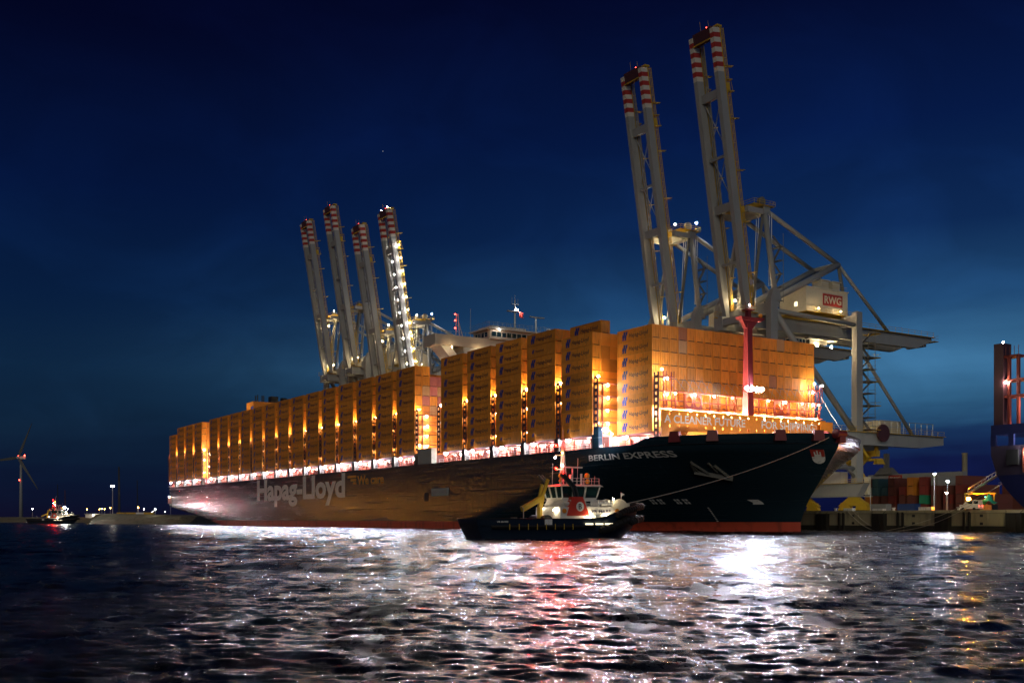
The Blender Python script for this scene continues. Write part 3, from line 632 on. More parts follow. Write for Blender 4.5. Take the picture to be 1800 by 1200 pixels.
# slim lattice signal mast and whip aerial on the starboard wing
q = MB(); a = 8.6
for dw, dt in ((0, 0), (1.3, 0), (.6, 1.0)): q.tube((RT+dt, a+dw, 55.4), (RT+dt*.5, a+.3+dw*.35, 62.4), .12, 5)
for z in (57, 58.6, 60.2, 61.6): q.beam((RT, a+.1, z), (RT+.5, a+1.0, z+.6), .1, .1)
q.beam((RT, a+2.6, 55.4), (RT, a+.9, 60.2), .18, .18); sm = ship.add('signal_mast', q, M['white'])
for z in (58.2, 60.4, 62.2): ship.add('signal_lamp', bulb((RT-.3, a-.35, z), .2), M['l_red'], sm)
ship.add('whip_aerial', MB().tube((RT, 13.6, 55.4), (RT, 13.6, 64.4), .06, 4), M['steel'])
q = MB(); q.box((90.8, -.55, 18.5), (99.2, 1.1, 23.0)); ship.add('stair_casing', q, M['greydoor'])
for z, w in ((27.2, 8.6), (32, 8.8), (38, 8.8)): ship.add('deck_lamp', bulb((93.5, w-.4, z), .2), M['l_white'])
for w in (4.5, 14): ship.add('deck_lamp', bulb((87.8, w, 51.7), .08), M['l_warm'])
ship.add('deck_lamp', bulb((DH0-2.4, 20, 58.0), .08), M['l_white'])
# lifeboat hanging beside the deckhouse
lifeboat = Thing('lifeboat', 'orange enclosed lifeboat hanging beside the white deckhouse', 'lifeboat', (95.5, 5.5, 27.5))
rows = []
for i in range(11):
    u = i/10; tt = 91.5+u*7.6; rr_ = 1.65*math.sin(math.pi*min(max(u*.94+.03, 0), 1))**.5
    rows.append([(tt, 6.2+rr_*math.cos(a_), 28.4+rr_*.95*math.sin(a_)) for a_ in [2*math.pi*k/12 for k in range(13)]])
lifeboat.add('shell', MB().grid(rows), M['orange_plain'], smooth=True)
lifeboat.add('canopy_house', MB().box((93.4, 5.5, 29.6), (95.0, 6.9, 30.6)), M['orange_plain'])
q = MB(); q.beam((92.6, 9.4, 27), (92.6, 6.2, 31.6), .3, .3); q.beam((98.2, 9.4, 27), (98.2, 6.2, 31.6), .3, .3); ship.add('davit', q, M['white'])
# --- funnel casing aft
q = MB(); q.box((308, 21, 18.4), (318, 38, 57.6)); fn = ship.add('funnel', q, M['orange_plain'])
q = MB()
for w, h in ((23, 3.0), (24, 3.4), (26.2, 3.2), (27, 3.2)): q.tube((311, w, 57.6), (311, w, 57.6+h), .28, 6)
q.box((309.5, 30, 57.6), (313, 33.6, 60.6)); q.box((309.5, 35.5, 57.6), (312, 37.8, 60.2)); ship.each('exhaust_pipe', q, M['dark'], fn)
ship.add('funnel_emblem', MB()._add([(312.2+a, 20.95, z) for a, z in ((0, 52.5), (-1.4, 52.5), (-2.4, 55.4), (-1.0, 55.4))]+[(310.2+a, 20.95, z) for a, z in ((0, 52.5), (-1.4, 52.5), (-2.4, 55.4), (-1.0, 55.4))], [(0,1,2,3),(4,5,6,7)]), M['letter_blue'], fn)
ship.add('deck_lamp', bulb((313, 17.5, 48.6), .4), M['l_post'])
for z in (24, 30, 37): ship.add('deck_lamp', bulb((312, 4.2, z), .26), M['l_white'])
# stern mooring opening
q = MB(); q.box((368.5, -.75, 10.6), (375.5, -.5, 14.4)); so = ship.add('mooring_opening', q, M['deckred'], hull)
ship.add('opening_fill_lamp', bulb((372.5, -.95, 13.9), .09), M['l_deck'], so)  # bulb added outside the hull so the plate looks like a lit opening

# ================================================================== containers
LC, WD, HC = 12.19, 2.44, 2.87
def container_mesh():
    mb = MB(); x0, x1, y0, y1 = -LC/2, LC/2, -WD/2, WD/2
    for x in (x0, x1-.17):
        for y in (y0, y1-.15): mb.box((x, y, 0), (x+.17, y+.15, HC))
    for y in (y0+.01, y1-.13):
        mb.box((x0+.17, y, .0), (x1-.17, y+.12, .17)); mb.box((x0+.17, y, HC-.11), (x1-.17, y+.12, HC-.005))
    for x in (x0+.01, x1-.13): mb.box((x, y0+.15, HC-.14), (x+.12, y1-.15, HC-.005)); mb.box((x, y0+.15, .16), (x+.12, y1-.15, .26))
    for x in (x0+.03, x1-.09): mb.box((x, y0+.45, 0), (x+.06, y1-.45, .16), 1)  # dark strip painted in as the shade of the gap under each end
    def corr(n, a, b, fn, dep):
        pr = []; p = (b-a)/n
        for i in range(n): pr += [(a+i*p, 0), (a+(i+.34)*p, 0), (a+(i+.5)*p, dep), (a+(i+.84)*p, dep)]
        pr.append((b, 0))
        rows = [[fn(s, d, .17) for s, d in pr], [fn(s, d, HC-.11) for s, d in pr]]
        mb.grid(rows)
    corr(20, x0+.17, x1-.17, lambda s, d, z: (s, y0+.025+d, z), .055)
    corr(20, x0+.17, x1-.17, lambda s, d, z: (s, y1-.025-d, z), .055)
    corr(5, y0+.15, y1-.15, lambda s, d, z: (x1-.03-d, s, z), .06)
    corr(5, y0+.15, y1-.15, lambda s, d, z: (x0+.03+d, s, z), .06)
    mb._add([(x0, y0, HC-.02), (x1, y0, HC-.02), (x1, y1, HC-.02), (x0, y1, HC-.02)], [(0, 1, 2, 3)])
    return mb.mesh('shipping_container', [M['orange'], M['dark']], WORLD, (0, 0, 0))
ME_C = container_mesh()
def logo_mb(k, cx):
    mb = MB(); y = -WD/2-.012
    for dx in (0.0, .62):
        for poly in ([(-.30, .0), (.12, .0), (.34, .62), (-.08, .62)], [(.0, .62), (.50, .62), (.64, 1.02), (.14, 1.02)], [(-.36, .30), (-.2, .30), (-.06, .72), (-.22, .72)]):
            mb._add([(cx+(dx+a)*k, y, 1.45+(b-.5)*1.5*k) for a, b in poly], [(0, 1, 2, 3)])
    return mb
def letter_meshes(big):
    k = 1.25 if big else .6; xa = -3.9 if big else -3.6; x0 = -1.9 if big else -2.3; x1 = 4.7 if big else 1.2; h = 1.25 if big else .6
    P, F, _ = text2d('Hapag-Lloyd', .012, .1, 1)
    mb = MB()._add([(x0+(x1-x0)*u, -WD/2-.012, 1.45-h*.62+h*v) for u, v in P], F)
    return logo_mb(k, xa).mesh('emblem', [M['letter_blue']], WORLD, (0,0,0)), mb.mesh('lettering', [M['letter_dark']], WORLD, (0,0,0))
EM_B, LT_B = letter_meshes(True); EM_S, LT_S = letter_meshes(False)
ORD = ['zeroth', 'first', 'second', 'third', 'fourth', 'fifth', 'sixth', 'seventh', 'eighth', 'ninth', 'tenth', 'eleventh', 'twelfth', 'thirteenth', 'fourteenth', 'fifteenth',
       'sixteenth', 'seventeenth', 'eighteenth', 'nineteenth', 'twentieth', 'twenty-first', 'twenty-second', 'twenty-third', 'twenty-fourth']
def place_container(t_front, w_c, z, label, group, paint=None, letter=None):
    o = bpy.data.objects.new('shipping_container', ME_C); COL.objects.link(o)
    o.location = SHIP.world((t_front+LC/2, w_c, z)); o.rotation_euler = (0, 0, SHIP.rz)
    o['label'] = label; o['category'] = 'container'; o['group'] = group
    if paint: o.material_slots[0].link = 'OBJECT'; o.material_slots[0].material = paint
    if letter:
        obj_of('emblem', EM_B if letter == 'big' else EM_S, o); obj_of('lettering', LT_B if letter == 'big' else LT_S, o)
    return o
def tier_word(k, n): return 'top' if k == n-1 else ('bottom' if k == 0 else ORD[n-k]+' from top')
SMALL = {(1, 0), (2, 0), (2, 7), (3, 0), (3, 5), (5, 7), (5, 4), (6, 4), (8, 3), (9, 6), (12, 2), (13, 5)}
taken = set(); G1 = 'container stacks along the starboard side'; G2 = 'container ends facing the bow'
def wcol(bi, c): return (5.04 if bi == 0 else 0.0) + WD/2 + .04 + c*DW
crnd = random.Random(11)
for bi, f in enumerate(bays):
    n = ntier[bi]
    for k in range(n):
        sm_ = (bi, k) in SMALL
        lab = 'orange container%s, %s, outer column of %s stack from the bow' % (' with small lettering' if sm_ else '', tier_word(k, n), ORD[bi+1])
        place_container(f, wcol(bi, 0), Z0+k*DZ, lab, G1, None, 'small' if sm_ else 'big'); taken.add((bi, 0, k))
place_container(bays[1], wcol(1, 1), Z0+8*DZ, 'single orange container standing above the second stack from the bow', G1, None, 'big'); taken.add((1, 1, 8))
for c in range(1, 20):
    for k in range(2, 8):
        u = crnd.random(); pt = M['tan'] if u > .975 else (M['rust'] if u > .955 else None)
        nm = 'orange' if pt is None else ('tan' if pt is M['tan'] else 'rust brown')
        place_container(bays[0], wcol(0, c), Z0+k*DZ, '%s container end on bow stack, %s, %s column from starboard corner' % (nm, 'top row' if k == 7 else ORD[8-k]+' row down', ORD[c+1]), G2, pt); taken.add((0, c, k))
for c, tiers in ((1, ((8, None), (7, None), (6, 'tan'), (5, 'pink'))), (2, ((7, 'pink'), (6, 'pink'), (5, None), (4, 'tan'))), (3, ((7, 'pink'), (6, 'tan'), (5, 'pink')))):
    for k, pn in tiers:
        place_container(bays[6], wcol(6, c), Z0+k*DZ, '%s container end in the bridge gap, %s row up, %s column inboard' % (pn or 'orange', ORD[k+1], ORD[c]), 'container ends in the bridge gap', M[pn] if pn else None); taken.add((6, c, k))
q = MB()
for bi, f in enumerate(bays):
    for c in range(20 if bi == 0 else 24):
        n = ntier[bi]
        if bi == 6 and c >= 2: n = 8
        for k in range(n):
            if (bi, c, k) in taken: continue
            w = wcol(bi, c); q.box((f, w-WD/2, Z0+k*DZ), (f+LC, w+WD/2, Z0+k*DZ+HC))
single('stacked_containers', 'orange containers stacked inboard behind the outer columns', 'containers', q, M['stackmix'], (0, 0, Z0), kind='stuff')

# ================================================================== quay
ZQ = 4.6
quay = single('quay', 'concrete quay wall and apron behind the ship', None, MB().box((-700, 62.2, -3), (700, 900, ZQ)), M['asphalt'], (0, 62, 0), kind='structure')
def qpart(name, mb, m, label=None):
    o = bpy.data.objects.new(name, mb.mesh(name, m, SHIP, (0, 62, 0))); COL.objects.link(o); o.parent = quay
    if label: o['label'] = label
    return o
qpart('quay_coping', MB().box((-200, 61.7, 4.05), (420, 63.4, 4.72)), M['concrete'])
for i, t in enumerate(range(-82, 80, 17)):
    for k in range(3):
        a = t+1.9+k*4.4
        qpart('wall_panel', MB().box((a, 61.95, 1.25), (a+4.3, 62.3, 4.0)), M['concrete'])
    qpart('fender_panel', MB().box((t-1.7, 61.1, .2), (t+1.7, 62.1, 4.0)).box((t-.5, 60.95, .1), (t+.5, 61.15, 3.9)), M['rubber'])
    qpart('fender_chain', MB().beam((t-1.5, 61.0, 3.9), (t-1.9, 61.6, 4.6), .1, .1).beam((t+1.5, 61.0, 3.9), (t+1.9, 61.6, 4.6), .1, .1), M['rubber'])
    for dt in (-5.2, -6.5): qpart('guide_pile', MB().box((t+dt-.2, 61.5, -1), (t+dt+.2, 62.0, 4.3)), M['rubber'])
    for z in (3.2, 1.5): qpart('ladder_recess', MB().box((t-9.6, 61.86, z), (t-8.9, 62.0, z+.55)), M['dark'])
    q = MB(); q.tube((t-3, 63.0, 4.7), (t-3, 63.0, 5.2), .3, 8); q.tube((t-3, 63.0, 5.2), (t-3, 63.0, 5.4), .45, 8)
    single('bollard', 'pale mooring bollard on the quay edge, %s from the moored blue ship' % ORD[i+1], 'bollard', q, M['letter_white'], (t-3, 63, ZQ), group='bollards along the quay edge')
qpart('wet_band', MB().box((-200, 62.0, -2), (420, 62.15, 1.25)), M['wetconc'])
def rope(name, label, a, b, sag, r=.07, n=14, frame=SHIP, swing=0):
    pts = []
    for i in range(n+1):
        u = i/n; p = vadd(vmul(a, 1-u), vmul(b, u)); pts.append((p[0], p[1]+swing*4*u*(1-u), p[2]-sag*4*u*(1-u)))
    single(name, label, 'rope', MB().path(pts, r), M['rope'], a, frame)
rope('mooring_rope', 'slack mooring rope drooping from quay edge beside the ship bow, upper one', (-6.5, 61.6, 4.6), (-18, 61.3, -.1), 1.3)
rope('mooring_rope', 'slack mooring rope drooping from quay edge beside the ship bow, lower one', (-5.0, 61.5, 4.6), (-16.5, 61.2, -.1), 1.5)
rope('mooring_rope', 'mooring rope rising from the water to the moored blue ship', (-16, 61.0, .0), (-52, 58, 12.5), 2.0)
rope('mooring_rope', 'thin mooring rope rising along the quay wall to its coping', (-19, 61.0, .0), (-40, 60.5, 6.5), 1.4)
rope('mast_stay', 'thin wire stay from lashing bridge down to the stem', (-2.3, 55.2, 32.0), (-29.6, 31.0, 20.6), .2, .06)

# ================================================================== ship-to-shore gantry cranes
LAMPS_ON_BOOM = []
def make_crane(tc, dz, label, apex_lamp=True, boom_lamps=False, spreader=False, sign=True):
    W1, W2 = 66.0, 99.5
    T = Thing('gantry_crane', label, 'crane', (tc, 66, ZQ), group='gantry cranes on the quay')
    C = M['crane']
    def P(u, w, z, lift=True): return (tc+u, w, z+(dz if lift else 0))
    for u in (-10, 10):
        for w in (W1, W2):
            wd = 1.25 if w == W1 else 1.15
            T.add('leg', MB().hexa([(tc+u-1.0, w-wd*1.2, 12.4), (tc+u+1.0, w-wd*1.2, 12.4), (tc+u+1.0, w+wd*1.2, 12.4), (tc+u-1.0, w+wd*1.2, 12.4), P(u-.85, w-wd, 61), P(u+.85, w-wd, 61), P(u+.85, w+wd, 61), P(u-.85, w+wd, 61)]), C)
    for w in (W1, W2):
        sb = T.add('sill_beam', MB().hexa([(tc-11, w-1.2, 9.0), (tc+11, w-1.2, 9.0), (tc+11, w+1.2, 9.0), (tc-11, w+1.2, 9.0), (tc-13.4, w-1.2, 12.8), (tc+13.4, w-1.2, 12.8), (tc+13.4, w+1.2, 12.8), (tc-13.4, w+1.2, 12.8)]), C)
        q = MB()
        for s_ in (-1.5, 1.5):
            for z in (13.4, 14.0): q.beam((tc-13.4, w+s_, z), (tc+13.4, w+s_, z), .07, .07)
            for k in range(10): q.tube((tc-13.2+k*2.93, w+s_, 12.8), (tc-13.2+k*2.93, w+s_, 14.0), .05, 4)
        q.box((tc-13.5, w-1.7, 12.8), (tc+13.5, w+1.7, 12.92)); T.add('walkway', q, M['yellow'], sb)
        for u in (-9, 9):
            q = MB()
            q.hexa([(tc+u-5.4, w-.6, 6.4), (tc+u+5.4, w-.6, 6.4), (tc+u+5.4, w+.6, 6.4), (tc+u-5.4, w+.6, 6.4), (tc+u-1.4, w-.7, 9.0), (tc+u+1.4, w-.7, 9.0), (tc+u+1.4, w+.7, 9.0), (tc+u-1.4, w+.7, 9.0)])
            for k in (-1, 1): q.hexa([(tc+u+k*3-2.3, w-.7, 5.2), (tc+u+k*3+2.3, w-.7, 5.2), (tc+u+k*3+2.3, w+.7, 5.2), (tc+u+k*3-2.3, w+.7, 5.2), (tc+u+k*3-1.2, w-.75, 7.4), (tc+u+k*3+1.2, w-.75, 7.4), (tc+u+k*3+1.2, w+.75, 7.4), (tc+u+k*3-1.2, w+.75, 7.4)])
            bg_ = T.add('bogie', q, M['yellow'])
            q = MB()
            for k in range(6): q.tube((tc+u-4.6+k*1.84, w-.35, 5.15), (tc+u-4.6+k*1.84, w+.35, 5.15), .5, 10)
            T.each('wheel', q, M['dark'], bg_)
    T.add('electrical_house', MB().box((tc-5.5, W2-1.6, 12.95), (tc+1.5, W2+1.4, 16.2)), M['white'])
    T.add('cable_kiosk', MB().box((tc-12.6, W2+1.5, 9.6), (tc-11.2, W2+2.6, 14.6)).box((tc-12.8, W2+1.4, 9.0), (tc-11.0, W2+3.2, 9.2)), M['house'])
    # portal level
    for u in (-10, 10):
        T.add('portal_beam', MB().hexa([P(u-.8, W1+1.2, 23.8, 0), P(u+.8, W1+1.2, 23.8, 0), P(u+.8, 126, 23.6, 0), P(u-.8, 126, 23.6, 0), P(u-.8, W1+1.2, 27.2, 0), P(u+.8, W1+1.2, 27.2, 0), P(u+.8, 126, 27.2, 0), P(u-.8, 126, 27.2, 0)])
              .hexa([P(u-.8, 126, 23.6, 0), P(u+.8, 126, 23.6, 0), P(u+.8, 137, 24.8, 0), P(u-.8, 137, 24.8, 0), P(u-.8, 126, 27.2, 0), P(u+.8, 126, 27.2, 0), P(u+.8, 137, 27.2, 0), P(u-.8, 137, 27.2, 0)]), C)
        T.add('portal_tube', MB().tube(P(u, W1+1, 17, 0), P(u, W2-1, 17, 0), .55, 8), C, smooth=True)
        T.add('diagonal_brace', MB().tube(P(u, W1+1.2, 57.5), (tc+u, W2-1.4, 27.4), .85, 10), C, smooth=True)
        T.add('upper_tie', MB().tube(P(u, W1+1, 58.2), P(u, W2, 57.2), .62, 10), C, smooth=True)
        T.add('backreach_brace', MB().tube(P(u, W2+1.2, 50.5), (tc+u, 123.5, 27.4), .5, 8), C, smooth=True)
        T.add('knee_brace', MB().tube(P(u, 87, 23.8, 0), P(u, W2-1, 14.5, 0), .5, 8), C, smooth=True)
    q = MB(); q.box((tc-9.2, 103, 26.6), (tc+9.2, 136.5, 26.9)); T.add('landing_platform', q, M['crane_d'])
    q = MB()
    for u in (-11, 11):
        for z in (28.0, 28.7): q.beam((tc+u, 68, z), (tc+u, 137, z), .07, .07)
        for k in range(24): q.tube((tc+u, 68+k*3, 27.2), (tc+u, 68+k*3, 28.7), .05, 4)
        q.box((tc+u-.7, 67.5, 27.2), (tc+u+.7, 137, 27.32))
    T.add('walkway', q, M['yellow'])
    q = MB()
    for k in range(15):
        w = 96+k*2.7; q.tube((tc-9.4, w, 27), (tc-9.4, w, 31.0), .11, 4)
    q.beam((tc-9.4, 96, 31), (tc-9.4, 134, 31), .16, .16); q.beam((tc-9.4, 96, 29.4), (tc-9.4, 134, 29.4), .1, .1); T.add('guard_frame', q, M['steel'])
    T.add('cable_reel', MB().tube((tc-11.4, 108.5, 27.2), (tc-12.0, 108.5, 27.2), 2.5, 18), M['lashdark'])
    T.add('checker_cabin', MB().box((tc-8, 112, 26.9), (tc+2, 121, 31.4)), M['house'])
    if spreader:
        q = MB()
        q.box((tc-8.0, 110.3, 19.6), (tc+2.6, 112.9, 20.3)); q.box((tc-7.4, 110.8, 20.9), (tc-.5, 112.4, 22.6)); q.box((tc-4.6, 111, 20.3), (tc-2.6, 112.2, 20.9))
        for u in (-6.8, -1.2): q.box((tc+u-.3, 111, 22.6), (tc+u+.3, 112.2, 26.6))
        for u in (-8.0, 2.2): q.hexa([(tc+u-.5, 109.8, 18.6), (tc+u+.9, 109.8, 18.6), (tc+u+.9, 113.4, 18.6), (tc+u-.5, 113.4, 18.6), (tc+u, 110.2, 20.2), (tc+u+.5, 110.2, 20.2), (tc+u+.5, 113, 20.2), (tc+u, 113, 20.2)])
        T.add('spreader', q, M['yellow'])
    # trolley girders
    for u in (-4, 4):
        T.add('main_girder', MB().hexa([P(u-.8, 60.5, 54.3), P(u+.8, 60.5, 54.3), P(u+.8, 132, 54.3), P(u-.8, 132, 54.3), P(u-.8, 60.5, 58), P(u+.8, 60.5, 58), P(u+.8, 132, 58), P(u-.8, 132, 58)])
              .hexa([P(u-.8, 132, 54.3), P(u+.8, 132, 54.3), P(u+.8, 139.5, 56.9), P(u-.8, 139.5, 56.9), P(u-.8, 132, 58), P(u+.8, 132, 58), P(u+.8, 139.5, 58), P(u-.8, 139.5, 58)]), C)
    q = MB()
    for w in (61.5, 74, 99.5, 120, 138.5): q.box(P(-3.2, w-.6, 55.5), P(3.2, w+.6, 57.4))
    for w in (W1, W2): q.box(P(-9.2, w-.9, 57.0), P(9.2, w+.9, 60.2))
    T.each('cross_girder', q, C)
    q = MB()
    for u in (-5.4, 5.4):
        for z in (58.9, 59.5): q.beam(P(u, 60, z), P(u, 140, z), .08, .08)
        for k in range(28): q.tube(P(u, 60+k*2.95, 58), P(u, 60+k*2.95, 59.5), .05, 4)
        q.box(P(u-.5, 60, 57.9), P(u+.5, 140, 58.02))
    q.box(P(-5.9, 139.4, 56.8), P(5.9, 141.4, 57.0))
    for z in (57.8, 58.6): q.beam(P(-5.9, 141.3, z), P(5.9, 141.3, z), .08, .08)
    T.add('girder_walkway', q, M['yellow'])
    cab = T.add('operator_cab', MB().hexa([P(-3, 82.6, 50.2), P(.5, 82.6, 50.2), P(.5, 86.4, 50.2), P(-3, 86.4, 50.2), P(-3, 82.0, 53.6), P(.5, 82.0, 53.6), P(.5, 86.4, 53.6), P(-3, 86.4, 53.6)]), M['house'])
    for a, b in ((82.5, 83.6), (83.8, 84.9), (85.2, 86.1)): T.add('cab_window', MB().box(P(-3.07, a, 51.1), P(-2.98, b, 53.1)), M['glass'], cab)
    T.add('cab_window', MB().box(P(-2.7, 82.0, 51.2), P(.2, 82.3, 53.2)), M['glass'], cab)
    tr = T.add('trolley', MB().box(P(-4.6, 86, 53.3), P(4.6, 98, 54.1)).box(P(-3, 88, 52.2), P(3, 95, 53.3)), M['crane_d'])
    for w in (90.5, 96.5): T.add('trolley_lamp', bulb(P(-3.4, w, 51.8), .34), M['l_warm'], tr)
    # machinery house
    mh = T.add('machinery_house', MB().box(P(-5.2, 84.2, 60.6), P(4.6, 101.2, 67.3)).box(P(-5.4, 84.0, 67.3), P(4.8, 101.4, 67.6)), M['house'])
    q = MB()
    for w in (91, 95.6): q.box(P(-4.6, w, 67.6), P(-1.2, w+3, 70.0)); q.box(P(-5.0, w-.3, 70.0), P(-.9, w+3.3, 70.2))
    T.each('roof_unit', q, M['house'], mh)
    T.add('house_window', MB().box(P(-2.0, 84.1, 62.5), P(-1.0, 84.22, 63.7)), M['l_win_port'], mh)
    q = MB(); q.box(P(-6.6, 83, 60.3), P(6.0, 104, 60.45))
    for z in (61.1, 61.7): q.beam(P(-6.5, 83, z), P(-6.5, 104, z), .07, .07)
    for k in range(9): q.tube(P(-6.5, 83+k*2.6, 60.4), P(-6.5, 83+k*2.6, 61.7), .05, 4)
    for z in (68.3, 68.8): q.beam(P(-5.2, 84.2, z), P(-5.2, 101, z), .06, .06)
    T.add('house_walkway', q, M['yellow'], mh)
    for w in (87, 96): T.add('house_lamp', bulb(P(-7.2, w, 61.2), .10), M['l_warm'], mh)
    if sign:
        sg = T.add('sign_board', MB().box(P(-5.32, 90.9, 62.9), P(-5.2, 98.9, 66.2)), M['bandred'], mh)
        T.add('sign_lettering', text_mb('RWG', lambda a, b: P(-5.36, 91.4+7.0*a, 63.45+2.2*b), .03), M['house'], mh)
    # A-frame and stays
    for u, v in ((-10, -4.6), (10, 4.6)):
        T.add('frame_leg', MB().tube(P(u, W1+1.5, 60.5), P(v, 68.8, 86), .75, 10), C, smooth=True)
        T.add('leg_head', MB().hexa([P(u-.95, W1-1.4, 60.8), P(u+.95, W1-1.4, 60.8), P(u+.95, W1+2.6, 60.8), P(u-.95, W1+2.6, 60.8), P(u-.6, W1, 64), P(u+.6, W1, 64), P(u+.6, W1+2, 64), P(u-.6, W1+2, 64)]), C)
        T.add('top_stay', MB().tube(P(v, 69, 86.4), P(v, 98, 75.2), .62, 8), C, smooth=True)
        T.add('front_strut', MB().tube(P(v, 70, 61.5), P(v, 98, 75.2), .85, 10), C, smooth=True)
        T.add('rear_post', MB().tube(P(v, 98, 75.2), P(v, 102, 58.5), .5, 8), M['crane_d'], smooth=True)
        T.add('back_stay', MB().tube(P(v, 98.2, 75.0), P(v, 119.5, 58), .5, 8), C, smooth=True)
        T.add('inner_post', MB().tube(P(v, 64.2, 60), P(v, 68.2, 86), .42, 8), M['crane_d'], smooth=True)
    q = MB(); q.box(P(-5.4, 67.6, 85.2), P(5.4, 70, 87.2)); q.box(P(-5.2, 62.0, 85.0), P(-4.0, 68, 86.4)); q.box(P(4.0, 62.0, 85.0), P(5.2, 68, 86.4)); q.box(P(-4.6, 97.4, 74.8), P(4.6, 98.6, 75.8)); T.each('apex_beam', q, C)
    q = MB(); q.box(P(-6, 63.5, 87.2), P(6, 71.4, 87.28))
    for z in (87.9, 88.5):
        for u in (-6, 6): q.beam(P(u, 63.5, z), P(u, 71.4, z), .08, .08)
        for w in (63.5, 71.4): q.beam(P(-6, w, z), P(6, w, z), .08, .08)
    for k in range(5):
        for u in (-6, 6): q.tube(P(u, 63.5+k*1.97, 87.3), P(u, 63.5+k*1.97, 88.5), .05, 4)
    T.add('apex_platform', q, M['yellow'])
    q = MB(); q.tube(P(-4.8, 67.8, 88.6), P(-3.8, 67.8, 88.6), 1.2, 12); q.tube(P(3.4, 67.8, 88.6), P(4.4, 67.8, 88.6), 1.2, 12); T.each('apex_sheave', q, M['crane_d'])
    q = MB()
    for u in (-3.4, -2.6, 2.6, 3.4): q.tube(P(u, 67.8, 85), P(u, 66.4, 60), .11, 5)
    for u in (-5.6, 5.6): q.tube(P(u, 70.4, 85.5), P(u*1.0, 70.2, 66), .13, 5); q.tube(P(u+.8, 70.4, 85.5), P(u+.8, 70.2, 66), .13, 5)
    for z in (66, 70, 74, 78): q.beam(P(-5.6, 70.3, z), P(-4.4, 70.3, z), .1, .1)
    T.each('hoist_rope', q, M['steel'])
    q = MB()
    for k in range(5):
        z = 61+k*3.6; s_ = 1 if k % 2 else -1
        q.beam(P(-8.4+s_*1.4, 69.4, z), P(-8.4-s_*1.4, 69.4, z+3.6), .7, .12); q.box(P(-10.2, 68.8, z-.06), P(-6.6, 70.2, z+.06))
    for u in (-10.1, -6.7): q.tube(P(u, 70.1, 60.5), P(u, 70.1, 79), .09, 4)
    T.add('ladder_tower', q, M['crane_d'])
    # stair tower on the landside leg
    q = MB(); z = 28.0; k = 0
    while z < 54+dz:
        s_ = 1 if k % 2 else -1
        q.beam((tc-10+s_*1.8, 102.4, z), (tc-10-s_*1.8, 103.4, z+3.4), .9, .14); q.box((tc-12.3, 101.0, z-.07), (tc-7.7, 105.0, z+.07)); q.beam((tc-12.2, 104.9, z+1.1), (tc-7.8, 104.9, z+1.1), .07, .07); z += 3.4; k += 1
    for u, w in ((-12.2, 101.4), (-7.8, 101.4), (-12.2, 104.4), (-7.8, 104.4)): q.tube((tc+u, w, 27), (tc+u, w, 56+dz), .1, 4)
    st = T.add('stair_tower', q, M['crane_d'])
    q = MB(); z = 28.0
    while z < 56+dz: q.box((tc-12.5, 104.5, z-.1), (tc-8, 106.6, z+.1)); q.beam((tc-12.5, 106.5, z+1), (tc-8, 106.5, z+1), .08, .08); z += 6.8
    T.each('stair_landing', q, M['yellow'], st)
    q = MB(); zz = 13.0
    for k in range(3): q.beam((tc-12+k%2*3.4, 101.6, zz), (tc-12+(1-k%2)*3.4, 102.4, zz+3.6), 1.0, .15); zz += 3.6
    T.add('lower_stairs', q, M['yellow'], st)
    # raised boom
    d = (0, -11.6/72.9, 72/72.9); n_ = (0, d[2], -d[1])
    H0 = P(0, 62.6, 59.5); BLn = 72.9
    def B(u, s, o): return (H0[0]+u, H0[1]+d[1]*s+n_[1]*o, H0[2]+d[2]*s+n_[2]*o)
    def seg(mb, u, s0, s1, wd, o0, o1, mi=0, k0=1.0):
        mb.hexa([B(u-wd, s0, o0*k0), B(u+wd, s0, o0*k0), B(u+wd, s0, o1*k0), B(u-wd, s0, o1*k0), B(u-wd, s1, o0), B(u+wd, s1, o0), B(u+wd, s1, o1), B(u-wd, s1, o1)], mi)
    for u in (-4, 4):
        mb = MB(); seg(mb, u, -2.5, 5, .7, -1.15, 1.15, 0, .45); seg(mb, u, 5, 61.6, .7, -1.15, 1.15)
        s = 61.6; step = (BLn-61.6)/9
        for k in range(9): seg(mb, u, s, s+step, .7, -1.15, 1.15, 1 if k % 2 == 0 else 2); s += step
        bg_ = T.add('boom_girder', mb, [C, M['bandwhite'], M['bandred']])
        mb = MB()
        o = 1.25
        for off, h in ((o+.05, 0), (o+.75, .0), (o+1.25, .0)): mb.beam(B(u-.7, 0, off), B(u-.7, BLn, off), .15 if off > o+.1 else .5, .14)
        for k in range(30): mb.tube(B(u-.7, 1.5+k*2.45, o), B(u-.7, 1.5+k*2.45, o+1.25), .06, 4)
        for k in range(5): mb.beam(B(u-.7, 9+k*13.5, o), B(u-.7, 9+k*13.5, o+2.9), 1.2, .12)
        seg(mb, u-.7, 56.4, 56.6, .6, o, o+2.2); seg(mb, u-.7, 59.4, 59.6, .6, o, o+1.9); mb.beam(B(u-.7, 56.5, o+2.2), B(u-.7, 59.5, o+1.9), .1, .1); seg(mb, u-.4, 56.9, 58.8, .35, o, o+1.2)
        T.add('boom_walkway', mb, M['yellow'], bg_)
        mb = MB()
        for off in (.9, 1.5): mb.tube(B(u*.62, 2, off), B(u*.62, 60, off), .16, 5)
        T.add('boom_stay', mb, M['steel'], bg_)
    mb = MB(); seg(mb, 0, 70.6, 73.6, 3.4, -.9, .9); T.add('boom_tip_beam', mb, M['lashdark'])
    mb = MB(); seg(mb, 0, 70.4, 70.6, 3.4, -1.3, -.8); mb.box(B(-4.6, 73.4, .6), vadd(B(-2.6, 73.4, .6), (0, 1.6, .5))); mb.tube(B(1, 73, 0), B(1, 76.3, 0), .05, 4); mb.tube(B(-2, 73, 0), B(-2, 75.5, 0), .05, 4)
